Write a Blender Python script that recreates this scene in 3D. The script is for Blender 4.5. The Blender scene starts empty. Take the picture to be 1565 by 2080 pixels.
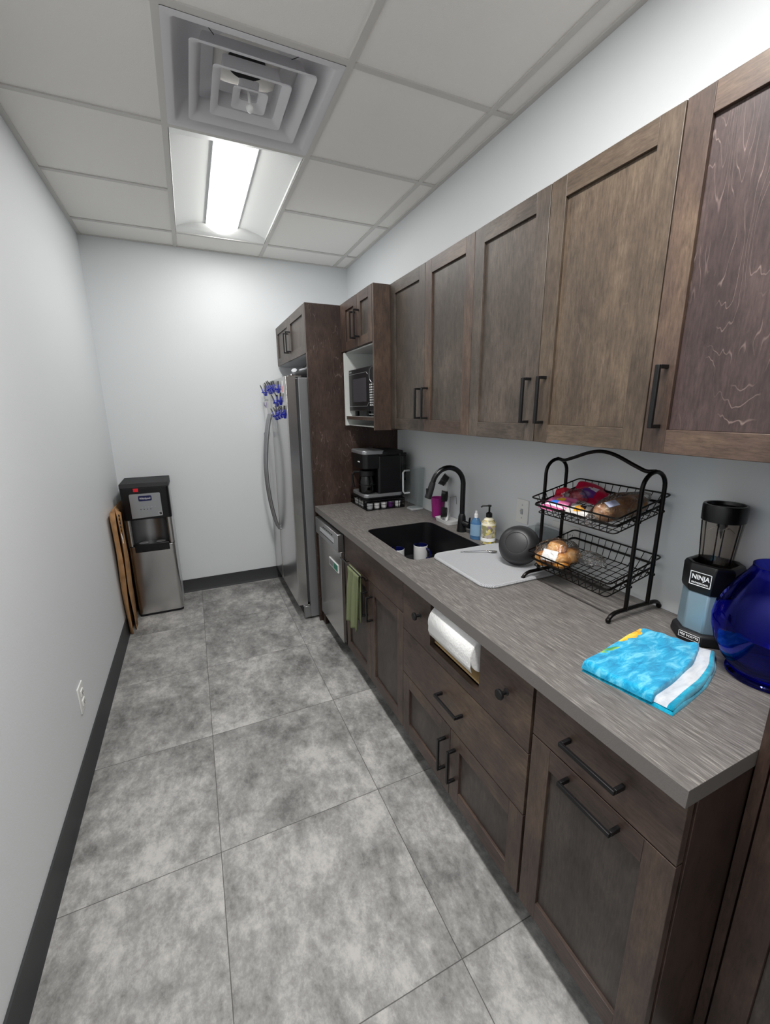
import bpy, bmesh, math, random
from mathutils import Vector, Matrix
random.seed(7)
PI = math.pi
SC = bpy.context.scene
COL = SC.collection

# ---------------------------------------------------------------- camera, world, exposure
cd = bpy.data.cameras.new('camera')
cd.sensor_fit = 'VERTICAL'; cd.sensor_height = 36.0; cd.lens = 855.19 * 36 / 2080
cd.clip_start = 0.02
cam = bpy.data.objects.new('camera', cd); COL.objects.link(cam)
cam.location = (-0.0359, -2.2973, 1.5376)
cam.rotation_euler = (1.32819, 0.00941, -0.42558)
SC.camera = cam
W = bpy.data.worlds.new('world'); SC.world = W; W.use_nodes = True
W.node_tree.nodes['Background'].inputs[0].default_value = (0.8, 0.86, 1, 1)
W.node_tree.nodes['Background'].inputs[1].default_value = 0.3
SC.view_settings.view_transform = 'Standard'; SC.view_settings.look = 'None'
SC.view_settings.gamma = 1; SC.view_settings.use_curve_mapping = False
SC.view_settings.exposure = 0.25
LAMP = 7.2          # watts, ceiling lamp over the far aisle
FILL_LAMP = 37.0         # watts, unseen ceiling lamp, placed and powered to fill the near part
GLOW = 7.0           # lens surface

# room constants
WL, WR, WB, WF, H = -0.6008, 1.3347, 1.5009, -4.3, 2.702
T = 0.6096
XC, ZC, YN = 0.6925, 0.879, -1.969          # counter front, height, near end
XF = 0.712                                  # base door faces
XU, UB, UT = 1.02, 1.422, 2.180             # upper door faces, bottom, top

# ---------------------------------------------------------------- material helpers
def lin(c):
    if isinstance(c, str):
        c = tuple(int(c[i:i+2], 16) / 255 for i in (0, 2, 4))
    return tuple((x / 12.92 if x <= .04045 else ((x + .055) / 1.055) ** 2.4) for x in c) + (1,)
def newmat(name):
    m = bpy.data.materials.new(name); m.use_nodes = True
    return m, m.node_tree, m.node_tree.nodes['Principled BSDF']
def mat(name, col, rough=.5, metal=0, spec=.5, trans=0, ior=1.45, emit=None, alpha=1, bump=0, bscale=200, coat=0):
    m, nt, b = newmat(name)
    b.inputs['Base Color'].default_value = lin(col); b.inputs['Roughness'].default_value = rough
    b.inputs['Metallic'].default_value = metal; b.inputs['Specular IOR Level'].default_value = spec
    b.inputs['Transmission Weight'].default_value = trans; b.inputs['IOR'].default_value = ior
    b.inputs['Alpha'].default_value = alpha; b.inputs['Coat Weight'].default_value = coat
    if emit: b.inputs['Emission Color'].default_value = (1, .985, .96, 1); b.inputs['Emission Strength'].default_value = emit
    if bump:
        n = N(nt, 'ShaderNodeTexNoise', Scale=bscale, Detail=3); L(nt, coords(nt), n, 'Vector')
        bp = N(nt, 'ShaderNodeBump', Strength=bump, Distance=.002); L(nt, n.outputs[0], bp, 'Height'); L(nt, bp.outputs[0], b, 'Normal')
    return m
def N(nt, kind, **kw):
    n = nt.nodes.new(kind)
    for k, v in kw.items():
        if k in n.inputs: n.inputs[k].default_value = v
        else: setattr(n, k, v)
    return n
def L(nt, out, node, key):
    if hasattr(out, 'outputs'): out = out.outputs[0]
    nt.links.new(out, node.inputs[key])
def coords(nt):
    return N(nt, 'ShaderNodeTexCoord').outputs['Object']
def mapped(nt, scale, loc=(0, 0, 0)):
    m = N(nt, 'ShaderNodeMapping'); m.inputs['Scale'].default_value = scale; m.inputs['Location'].default_value = loc
    L(nt, coords(nt), m, 'Vector'); return m.outputs[0]
def ramp(nt, fac, stops):
    r = N(nt, 'ShaderNodeValToRGB'); e = r.color_ramp.elements
    e[0].position, e[0].color = stops[0][0], lin(stops[0][1]); e[1].position, e[1].color = stops[-1][0], lin(stops[-1][1])
    for p, c in stops[1:-1]:
        x = e.new(p); x.color = lin(c)
    L(nt, fac, r, 'Fac'); return r.outputs[0]
def mth(nt, op, a, b=None, c=None):
    n = N(nt, 'ShaderNodeMath', operation=op)
    for i, v in enumerate((a, b, c)):
        if v is None: continue
        if isinstance(v, (int, float)): n.inputs[i].default_value = v
        else: nt.links.new(v, n.inputs[i])
    return n.outputs[0]
def mix(nt, fac, a, b, mode='MIX'):
    n = N(nt, 'ShaderNodeMix', data_type='RGBA', blend_type=mode)
    for k, v in ((0, fac), (6, a), (7, b)):
        if isinstance(v, (int, float)): n.inputs[k].default_value = v
        elif isinstance(v, (str, tuple)): n.inputs[k].default_value = lin(v)
        else: nt.links.new(v, n.inputs[k])
    return n.outputs[2]

def wood(name, dark, light, axis='z', seed=0, fig=0.0, rough=.42, tint='6b5a50'):
    m, nt, b = newmat(name)
    def sc(a, c): return {'z': (a, a, c), 'y': (a, c, a), 'x': (c, a, a)}[axis]
    loc = (seed * 3.1, seed * 1.7, seed * 2.3)
    blotch = N(nt, 'ShaderNodeTexNoise', Scale=1.0, Detail=5, Roughness=.6, Distortion=.4); L(nt, mapped(nt, sc(7, 3), loc), blotch, 'Vector')
    fine = N(nt, 'ShaderNodeTexNoise', Scale=1.0, Detail=5, Roughness=.75); L(nt, mapped(nt, sc(190, 22), loc), fine, 'Vector')
    mott = N(nt, 'ShaderNodeTexNoise', Scale=1.0, Detail=3, Roughness=.7); L(nt, mapped(nt, sc(45, 22), loc), mott, 'Vector')
    col = ramp(nt, blotch.outputs[0], [(.3, dark), (.52, tint), (.72, light)])
    f = mth(nt, 'ADD', mth(nt, 'MULTIPLY', fine.outputs[0], .9), mth(nt, 'MULTIPLY', mott.outputs[0], .5))
    g = ramp(nt, f, [(.48, '7c7c7c'), (.9, 'ffffff')])
    col = mix(nt, .75, col, g, 'MULTIPLY')
    if fig:
        n = N(nt, 'ShaderNodeTexNoise', Scale=1.0, Detail=4, Roughness=.42, Distortion=.3); L(nt, mapped(nt, sc(8, 1.9), loc), n, 'Vector')
        v = mth(nt, 'FRACT', mth(nt, 'MULTIPLY', n.outputs[0], 22))
        line = mth(nt, 'SUBTRACT', 1, mth(nt, 'MINIMUM', mth(nt, 'MULTIPLY', mth(nt, 'ABSOLUTE', mth(nt, 'SUBTRACT', v, .5)), 19), 1))
        mk = N(nt, 'ShaderNodeTexNoise', Scale=1.0, Detail=3); L(nt, mapped(nt, sc(14, 7), (5, 2, seed)), mk, 'Vector')
        msk = mth(nt, 'MINIMUM', mth(nt, 'MAXIMUM', mth(nt, 'MULTIPLY', mth(nt, 'SUBTRACT', mk.outputs[0], .45), 7), 0), 1)
        col = mix(nt, mth(nt, 'MULTIPLY', mth(nt, 'MULTIPLY', line, msk), fig), col, '93807a')
    L(nt, col, b, 'Base Color'); b.inputs['Roughness'].default_value = rough
    b.inputs['Specular IOR Level'].default_value = .5
    bp = N(nt, 'ShaderNodeBump', Strength=.12, Distance=.001); L(nt, fine.outputs[0], bp, 'Height'); L(nt, bp.outputs[0], b, 'Normal')
    return m
_wc = {}
WOODS = {   # dark, light, mid
 'brown':  ('46372f', '75614f', '5b493f'),
 'tan':    ('4a3e34', '736352', '5e5043'),
 'plum':   ('3b2e2d', '5e4e4b', '4a3b39'),
 'grey':   ('443c36', '6c6157', '564c44'),
 'umber':  ('3a2a25', '5f4a41', '4a3830'),
 'low':    ('43342e', '73604f', '594840'),
 'lowgrey':('3d3531', '605650', '4e4540'),
}
def wd(kind, axis='z', seed=0, fig=0):
    k = (kind, axis, seed, fig)
    if k not in _wc:
        d, l, t = WOODS[kind]
        _wc[k] = wood('wood_%s_%s_%d' % (kind, axis, seed), d, l, axis, seed, fig, tint=t)
    return _wc[k]

def steel(name, col='a9aaab', rough=.26, axis='z'):
    m, nt, b = newmat(name)
    s = {'z': (400, 400, 2), 'y': (400, 2, 400), 'x': (2, 400, 400)}[axis]
    n = N(nt, 'ShaderNodeTexNoise', Scale=1.0, Detail=2); L(nt, mapped(nt, s), n, 'Vector')
    b.inputs['Base Color'].default_value = lin(col); b.inputs['Metallic'].default_value = 1
    L(nt, mth(nt, 'ADD', mth(nt, 'MULTIPLY', n.outputs[0], .07), rough - .035), b, 'Roughness')
    return m

def wallmat(name, col):
    m, nt, b = newmat(name)
    n = N(nt, 'ShaderNodeTexNoise', Scale=90, Detail=3); L(nt, coords(nt), n, 'Vector')
    n2 = N(nt, 'ShaderNodeTexNoise', Scale=1.3, Detail=2); L(nt, coords(nt), n2, 'Vector')
    L(nt, mix(nt, mth(nt, 'MULTIPLY', n2.outputs[0], .12), col, 'c3c6c8'), b, 'Base Color')
    b.inputs['Roughness'].default_value = .55; b.inputs['Specular IOR Level'].default_value = .3
    bp = N(nt, 'ShaderNodeBump', Strength=.25, Distance=.0015); L(nt, n.outputs[0], bp, 'Height'); L(nt, bp.outputs[0], b, 'Normal')
    return m

def floormat():
    m, nt, b = newmat('mottled_vinyl_tile')
    tc = coords(nt)
    sep = N(nt, 'ShaderNodeSeparateXYZ'); L(nt, tc, sep, 0)
    def grid(o, off):
        u = mth(nt, 'DIVIDE', mth(nt, 'ADD', o, off), .61)
        return mth(nt, 'FLOOR', u), mth(nt, 'FRACT', u)
    ix, fx = grid(sep.outputs[0], .10 + 6.1); iy, fy = grid(sep.outputs[1], .985 + 6.1)
    cid = N(nt, 'ShaderNodeCombineXYZ'); L(nt, ix, cid, 0); L(nt, iy, cid, 1)
    wn = N(nt, 'ShaderNodeTexWhiteNoise', noise_dimensions='3D'); L(nt, cid, wn, 'Vector')
    vs = N(nt, 'ShaderNodeVectorMath', operation='SCALE'); L(nt, wn.outputs['Color'], vs, 0); vs.inputs['Scale'].default_value = 7
    va = N(nt, 'ShaderNodeVectorMath', operation='ADD'); L(nt, tc, va, 0); L(nt, vs, va, 1)
    mp = N(nt, 'ShaderNodeMapping'); mp.inputs['Scale'].default_value = (1.2, .85, 1); L(nt, va, mp, 'Vector')
    big = N(nt, 'ShaderNodeTexNoise', Scale=3.4, Detail=12, Roughness=.70, Distortion=.12); L(nt, mp, big, 'Vector')
    med = N(nt, 'ShaderNodeTexNoise', Scale=17, Detail=12, Roughness=.78, Distortion=.2); L(nt, mp, med, 'Vector')
    fin = N(nt, 'ShaderNodeTexNoise', Scale=60, Detail=6, Roughness=.8, Distortion=.3); L(nt, mp, fin, 'Vector')
    v = mth(nt, 'ADD', mth(nt, 'ADD', mth(nt, 'MULTIPLY', big.outputs[0], .52), mth(nt, 'MULTIPLY', med.outputs[0], .34)), mth(nt, 'MULTIPLY', fin.outputs[0], .14))
    col = ramp(nt, v, [(.41, '656463'), (.46, '82817f'), (.515, '9d9c9a'), (.585, 'c2c0bd')])
    col = mix(nt, mth(nt, 'MULTIPLY', wn.outputs['Value'], .12), col, '858483')
    d = None
    for f in (fx, fy):
        e = mth(nt, 'SUBTRACT', .5, mth(nt, 'ABSOLUTE', mth(nt, 'SUBTRACT', f, .5)))
        d = e if d is None else mth(nt, 'MINIMUM', d, e)
    seam = mth(nt, 'LESS_THAN', d, .0022)
    col = mix(nt, mth(nt, 'MULTIPLY', seam, .8), col, '3c3a38')
    L(nt, col, b, 'Base Color')
    L(nt, mth(nt, 'ADD', mth(nt, 'MULTIPLY', med.outputs[0], .2), .36), b, 'Roughness')
    b.inputs['Specular IOR Level'].default_value = .4
    bp = N(nt, 'ShaderNodeBump', Strength=.12, Distance=.001); L(nt, mth(nt, 'SUBTRACT', med.outputs[0], mth(nt, 'MULTIPLY', seam, 1)), bp, 'Height'); L(nt, bp.outputs[0], b, 'Normal')
    return m

def countermat():
    m, nt, b = newmat('grey_linen_laminate')
    n = N(nt, 'ShaderNodeTexNoise', Scale=1, Detail=4, Roughness=.7); L(nt, mapped(nt, (260, 14, 260)), n, 'Vector')
    n2 = N(nt, 'ShaderNodeTexNoise', Scale=1, Detail=2, Roughness=.6); L(nt, mapped(nt, (260, 13, 260), (3, 3, 3)), n2, 'Vector')
    n3 = N(nt, 'ShaderNodeTexNoise', Scale=4, Detail=2); L(nt, coords(nt), n3, 'Vector')
    col = ramp(nt, n.outputs[0], [(.3, '4b4845'), (.5, '6c6865'), (.7, '8b8783')])
    st = ramp(nt, n2.outputs[0], [(.57, '000000'), (.66, 'ffffff')])
    col = mix(nt, mth(nt, 'MULTIPLY', st, .55), col, 'aea9a3')
    col = mix(nt, mth(nt, 'MULTIPLY', n3.outputs[0], .25), col, '5f5b58')
    L(nt, col, b, 'Base Color'); b.inputs['Roughness'].default_value = .45; b.inputs['Specular IOR Level'].default_value = .45
    bp = N(nt, 'ShaderNodeBump', Strength=.1, Distance=.001); L(nt, n.outputs[0], bp, 'Height'); L(nt, bp.outputs[0], b, 'Normal')
    return m

M = dict(
 wall=wallmat('painted_wall', 'e2e5e7'), ceil=mat('ceiling_tile', 'f2f0ec', .9, spec=.1, bump=.5, bscale=260),
 grid=mat('grid_metal', 'cfcdc9', .5), floor=floormat(), base=mat('rubber_base', '37383a', .5),
 counter=countermat(), lens=mat('lamp_lens', 'ffffff', .5, emit=GLOW), lens2=mat('fill_lamp_lens', 'ffffff', .5, emit=GLOW),
 white=mat('white_enamel', 'eceeec', .4), vent=mat('vent_enamel', 'dad9dc', .5), dark=mat('dark_duct', '16171a', .7),
 steel=steel('brushed_steel', 'c2c1c0', .24), steelh=steel('brushed_steel_flat', 'b3b4b5', .3, 'y'), steeld=steel('grey_steel_side', 'a2a3a5', .34),
 fridgeside=mat('fridge_grey', '8b8c8e', .38, metal=.5),
 black=mat('black_plastic', '0d0d10', .32), blackm=mat('black_matte', '17171a', .6), pull=mat('pull_bronze', '2b2a2b', .38, metal=.7),
 wire=mat('black_wire', '14110f', .35, metal=.6), melamine=mat('white_melamine', 'd9dcd9', .5),
 plate=mat('outlet_white', 'e9e9e6', .4), slot=mat('slot_dark', '2a2a2a', .5),
 sink=mat('black_composite', '101013', .4, bump=.2, bscale=600), glass=mat('clear_plastic', 'f4f7f8', .04, trans=1, ior=1.3),
 smoke=mat('smoked_plastic', '8d8f94', .08, trans=.9, ior=1.3), film=None,
 chrome=mat('chrome', 'd5d6d8', .12, metal=1), silver=mat('silver_plastic', 'a9abae', .3, metal=.7),
 cobalt=None, paper=mat('paper_towel', 'f1f1f0', .9, bump=.8, bscale=120, spec=.1),
 card=None, pine=mat('pale_ply', 'c7a878', .6), gskt=mat('gasket', '3a3b3d', .6),
 blue=mat('clip_blue', '1020a8', .35), redm=mat('red_light', 'e02030', .3), mag=mat('magenta_plastic', 'c0309a', .3, trans=.35),
 navy=mat('navy_glaze', '10154a', .15), ceramic=mat('white_ceramic', 'e6e6e6', .2), lgrey=mat('light_grey', 'b9bcbf', .5),
 cream=mat('cream_label', 'e7e0c8', .5), text=mat('white_print', 'f2f2f2', .5), purple=mat('purple_foil', '5a2a6a', .35),
)

def glassmat(name, col, rough=.02, ior=1.45, thin=True):
    m, nt, b = newmat(name)
    nt.nodes.remove(b)
    g = N(nt, 'ShaderNodeBsdfGlass', Roughness=rough, IOR=ior); g.inputs['Color'].default_value = lin(col)
    L(nt, g, nt.nodes['Material Output'], 'Surface'); return m
def filmmat(name, tr, col='ffffff', rough=.12):   # crinkled clear film: mostly see-through with glossy glints
    m, nt, b = newmat(name); nt.nodes.remove(b)
    t = N(nt, 'ShaderNodeBsdfTransparent'); t.inputs[0].default_value = lin(col)
    g = N(nt, 'ShaderNodeBsdfGlossy', Roughness=rough)
    n = N(nt, 'ShaderNodeTexNoise', Scale=55, Detail=3, Distortion=1.5); L(nt, coords(nt), n, 'Vector')
    bp = N(nt, 'ShaderNodeBump', Strength=.9, Distance=.01); L(nt, n.outputs[0], bp, 'Height'); L(nt, bp.outputs[0], g, 'Normal')
    fr = N(nt, 'ShaderNodeFresnel', IOR=1.35); L(nt, bp.outputs[0], fr, 'Normal')
    x = N(nt, 'ShaderNodeMixShader'); L(nt, mth(nt, 'ADD', fr.outputs[0], tr), x, 0); L(nt, t, x, 1); L(nt, g, x, 2)
    L(nt, x, nt.nodes['Material Output'], 'Surface'); return m
def clearmat(name, col, base=.05):
    m, nt, b = newmat(name); nt.nodes.remove(b)
    t = N(nt, 'ShaderNodeBsdfTransparent'); t.inputs[0].default_value = lin(col)
    g = N(nt, 'ShaderNodeBsdfGlossy', Roughness=.06)
    f = N(nt, 'ShaderNodeLayerWeight', Blend=.5)
    x = N(nt, 'ShaderNodeMixShader'); L(nt, mth(nt, 'ADD', mth(nt, 'MULTIPLY', mth(nt, 'POWER', f.outputs['Facing'], 4), .45), base), x, 0); L(nt, t, x, 1); L(nt, g, x, 2)
    L(nt, x, nt.nodes['Material Output'], 'Surface'); return m
M['clear'] = clearmat('clear_plastic_wall', 'eef1f1'); M['smoke'] = clearmat('smoked_wall', '8f9092', .06); M['cupclear'] = clearmat('grey_tinted_cup', 'e2ddd8', .05)
M['cobalt'] = glassmat('cobalt_glass', '9499f4', .0, 1.5)
M['film'] = filmmat('clear_film', .08)
M['bluegel'] = mat('blue_gel', '74ace0', .15, trans=.7, ior=1.33)

def cardmat():
    m, nt, b = newmat('corrugated_card')
    n = N(nt, 'ShaderNodeTexNoise', Scale=12, Detail=5); L(nt, coords(nt), n, 'Vector')
    L(nt, ramp(nt, n.outputs[0], [(.3, '8f6a45'), (.5, 'a67d54'), (.7, 'b98f64')]), b, 'Base Color')
    b.inputs['Roughness'].default_value = .85; return m
M['card'] = cardmat()

# ---------------------------------------------------------------- mesh builder (coordinates are room coordinates)
class MB:
    def __init__(s): s.bm = bmesh.new()
    def quad(s, pts, m=0):
        f = s.bm.faces.new([s.bm.verts.new(p) for p in pts]); f.material_index = m; return f
    def box(s, x0, x1, y0, y1, z0, z1, m=0, rot=None, at=None):
        P = [(x, y, z) for z in (z0, z1) for y in (y0, y1) for x in (x0, x1)]
        if rot is not None:
            c = Vector(at) if at else Vector(((x0+x1)/2, (y0+y1)/2, (z0+z1)/2))
            P = [c + rot @ (Vector(p) - c) for p in P]
        v = [s.bm.verts.new(p) for p in P]
        for f in ((0,2,3,1),(4,5,7,6),(0,1,5,4),(2,6,7,3),(0,4,6,2),(1,3,7,5)):
            g = s.bm.faces.new([v[i] for i in f]); g.material_index = m
        return s
    def prism(s, poly, lo, hi, axis='z', m=0, caps=True):
        def P(a, b, h): return {'z': (a, b, h), 'x': (h, a, b), 'y': (a, h, b)}[axis]
        A = [s.bm.verts.new(P(a, b, lo)) for a, b in poly]; B = [s.bm.verts.new(P(a, b, hi)) for a, b in poly]
        n = len(poly)
        for i in range(n):
            f = s.bm.faces.new((A[i], A[(i+1) % n], B[(i+1) % n], B[i])); f.material_index = m
        if caps:
            f = s.bm.faces.new(A[::-1]); f.material_index = m; f = s.bm.faces.new(B); f.material_index = m
        return s
    def loft(s, rings, m=0, close=True, cap0=False, cap1=False):
        R = [[s.bm.verts.new(p) for p in r] for r in rings]; n = len(R[0])
        for a, b in zip(R, R[1:]):
            for i in range(n if close else n-1):
                f = s.bm.faces.new((a[i], a[(i+1) % n], b[(i+1) % n], b[i])); f.material_index = m
        if cap0: f = s.bm.faces.new(R[0][::-1]); f.material_index = m
        if cap1: f = s.bm.faces.new(R[-1]); f.material_index = m
        return s
    def lathe(s, prof, c, axis=(0, 0, 1), seg=32, m=0, cap0=True, cap1=True, start=None):
        a = Vector(axis).normalized(); u = a.orthogonal().normalized() if start is None else Vector(start).normalized(); w = a.cross(u); c = Vector(c)
        rings = [[c + a*h + (u*math.cos(2*PI*i/seg) + w*math.sin(2*PI*i/seg))*max(r, 1e-5) for i in range(seg)] for r, h in prof]
        return s.loft(rings, m, True, cap0, cap1)
    def tube(s, pts, r, seg=8, m=0, closed=False, caps=True):
        P = [Vector(p) for p in pts]; n = len(P); rings = []
        rr = r if isinstance(r, (list, tuple)) else [r]*n
        prev = None
        for i in range(n):
            if closed: t = (P[(i+1) % n] - P[i-1])
            else: t = P[min(i+1, n-1)] - P[max(i-1, 0)]
            t.normalize()
            if prev is None: u = t.orthogonal().normalized()
            else:
                u = prev - t*prev.dot(t)
                u = u.normalized() if u.length > 1e-6 else t.orthogonal().normalized()
            prev = u; w = t.cross(u)
            rings.append([P[i] + (u*math.cos(2*PI*k/seg) + w*math.sin(2*PI*k/seg))*rr[i] for k in range(seg)])
        if closed: rings.append(rings[0])
        s.loft(rings, m, True, caps and not closed, caps and not closed); return s
    def ball(s, c, r, seg=12, m=0):
        if isinstance(r, (int, float)): r = (r, r, r)
        c = Vector(c); rings = []
        for j in range(seg//2 + 1):
            t = PI*j/(seg//2); rings.append([c + Vector((r[0]*max(math.sin(t), 1e-4)*math.cos(2*PI*i/seg), r[1]*max(math.sin(t), 1e-4)*math.sin(2*PI*i/seg), -r[2]*math.cos(t))) for i in range(seg)])
        return s.loft(rings, m)
    def build(s, name, mats, parent=None, at=(0, 0, 0), smooth=True, bevel=0, sub=0, solid=0, segs=2, angle=35):
        if parent is not None: at = parent_at(parent)
        bm = s.bm
        bmesh.ops.remove_doubles(bm, verts=bm.verts, dist=1e-6)
        bmesh.ops.recalc_face_normals(bm, faces=bm.faces)
        bmesh.ops.translate(bm, verts=bm.verts, vec=-Vector(at))
        for f in bm.faces: f.smooth = smooth
        lim = math.radians(angle)
        for e in bm.edges:
            if len(e.link_faces) > 2 or (len(e.link_faces) == 2 and e.calc_face_angle(0) > lim): e.smooth = False
        me = bpy.data.meshes.new(name); bm.to_mesh(me); bm.free()
        o = bpy.data.objects.new(name, me); COL.objects.link(o)
        for m_ in (mats if isinstance(mats, (list, tuple)) else [mats]): me.materials.append(M[m_] if isinstance(m_, str) else m_)
        if parent is not None:
            o.parent = parent; o.location = (0, 0, 0)
        else: o.location = at
        o['_at'] = tuple(at)
        if solid:
            md = o.modifiers.new('thick', 'SOLIDIFY'); md.thickness = solid; md.offset = 0
        if bevel:
            md = o.modifiers.new('bevel', 'BEVEL'); md.width = bevel; md.segments = segs; md.limit_method = 'ANGLE'; md.angle_limit = math.radians(40)
        if sub:
            md = o.modifiers.new('sub', 'SUBSURF'); md.levels = sub; md.render_levels = sub
        return o
def parent_at(p): return Vector(p['_at'])
def thing(name, label, cat, at, group=None):
    o = bpy.data.objects.new(name, None); COL.objects.link(o); o.location = at; o.empty_display_size = .05
    o['_at'] = tuple(at); return tag(o, label, cat, group)
def tag(o, label, cat=None, group=None):
    o['label'] = label
    if cat: o['category'] = cat
    if group: o['group'] = group
    return o
def struct(o): o['kind'] = 'structure'; return o
def copy_tree(o, at, label=None, rotz=0):
    r = o.copy(); COL.objects.link(r); r.location = at; r.rotation_euler = (o.rotation_euler.x, o.rotation_euler.y, rotz)
    if label: r['label'] = label
    for c in list(o.children):
        k = c.copy(); COL.objects.link(k); k.parent = r
        for g in list(c.children):
            q = g.copy(); COL.objects.link(q); q.parent = k
    return r
def rrect(x0, x1, y0, y1, r, n=6):
    out = []
    for cx, cy, a0 in ((x1-r, y1-r, 0), (x0+r, y1-r, PI/2), (x0+r, y0+r, PI), (x1-r, y0+r, 1.5*PI)):
        for i in range(n+1):
            a = a0 + PI/2*i/n; out.append((cx + r*math.cos(a), cy + r*math.sin(a)))
    return out
def lettering(body, name, size, origin, right, up, m, parent, ext=.0006, align='CENTER', squash=1, width=None):
    cu = bpy.data.curves.new('t', 'FONT'); cu.body = body; cu.size = size; cu.extrude = ext; cu.align_x = align; cu.align_y = 'CENTER'
    if width: cu.offset = width
    o = bpy.data.objects.new('t', cu); COL.objects.link(o)
    bpy.context.view_layer.update()
    me = bpy.data.meshes.new_from_object(o.evaluated_get(bpy.context.evaluated_depsgraph_get()))
    COL.objects.unlink(o); bpy.data.objects.remove(o); bpy.data.curves.remove(cu)
    r = Vector(right).normalized(); u = Vector(up).normalized(); n = r.cross(u)
    base = parent_at(parent)
    for v in me.vertices:
        v.co = Vector(origin) - base + r*v.co.x*squash + u*v.co.y + n*v.co.z
    me.materials.clear(); me.materials.append(M[m]); me.name = name
    q = bpy.data.objects.new(name, me); COL.objects.link(q); q.parent = parent; q['_at'] = tuple(base)
    return q

# ================================================================ THE ROOM
b = MB(); b.box(WL-.1, WR+.1, WF-.1, WB+.1, -.06, 0); struct(b.build('floor', 'floor'))
def wall(name, *a):
    b = MB(); b.box(*a); return struct(b.build(name, 'wall'))
wall('wall_left', WL-.1, WL, WF-.1, WB+.1, 0, H+.12)
wall('wall_right', WR, WR+.1, WF-.1, WB+.1, 0, H+.12)
wall('wall_back', WL-.1, WR+.1, WB, WB+.1, 0, H+.12)
wall('wall_front', WL-.1, WR+.1, WF-.1, WF, 0, H+.12)
for nm, a in (('baseboard_left', (WL, WL+.008, WF, WB)), ('baseboard_back', (WL+.008, .64, WB-.008, WB))):
    b = MB()
    if nm == 'baseboard_left':
        prof = [(WL, 0), (WL+.018, 0), (WL+.016, .006), (WL+.009, .02), (WL+.007, .112), (WL, .112)]
        b.prism(prof, WF, WB, 'y')
    else:
        prof = [(WB, 0), (WB-.018, 0), (WB-.016, .006), (WB-.009, .02), (WB-.007, .112), (WB, .112)]
        b.prism(prof, WL+.01, .66, 'x')
    struct(b.build(nm, 'base'))

# ceiling: tiles lie 6 mm above the grid face; vent and lamps take tile bays
ROWS = list(range(-7, 3))
def row_y(j): return j*T
bays = {('x', 0): []}
b = MB()
xs = [WL, 0, T, 2*T, WR]
ys = [WF] + [j*T for j in range(-7, 3)] + [WB]
skip = {(1, -1), (1, 0), (1, 1), (1, -4), (1, -3)}
for i in range(4):
    for k in range(len(ys)-1):
        j = k-8   # row whose low edge is j*T
        if (i, j) in skip: continue
        b.box(xs[i]+.003, xs[i+1]-.003, ys[k]+.003, ys[k+1]-.003, H+.006, H+.022)
struct(b.build('ceiling', 'ceil'))
b = MB(); b.box(WL-.1, WR+.1, WF-.1, WB+.1, H+.115, H+.125); struct(b.build('ceiling.001', 'ceil'))
b = MB(); g = .012
for x in (0, T, 2*T): b.box(x-g, x+g, WF, WB, H, H+.007)
struct(b.build('trim_1', 'grid'))
b = MB()
for j in range(-7, 3):
    for x0, x1 in zip(xs, xs[1:]):
        if j == 1 and x0 == 0 or (j == -3 and x0 == 0): continue
        b.box(x0+(g if x0 > WL else 0), x1-(g if x1 < WR else 0), j*T-g, j*T+g, H+.0005, H+.0075)
struct(b.build('trim_2', 'grid'))
b = MB()
b.box(WL, WL+.022, WF, WB, H-.001, H+.006); b.box(WR-.022, WR, WF, WB, H-.001, H+.006)
b.box(WL+.022, WR-.022, WB-.008, WB, H-.001, H+.006); b.box(WL+.022, WR-.022, WF, WF+.022, H-.001, H+.006)
struct(b.build('trim_3', 'grid'))

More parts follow.
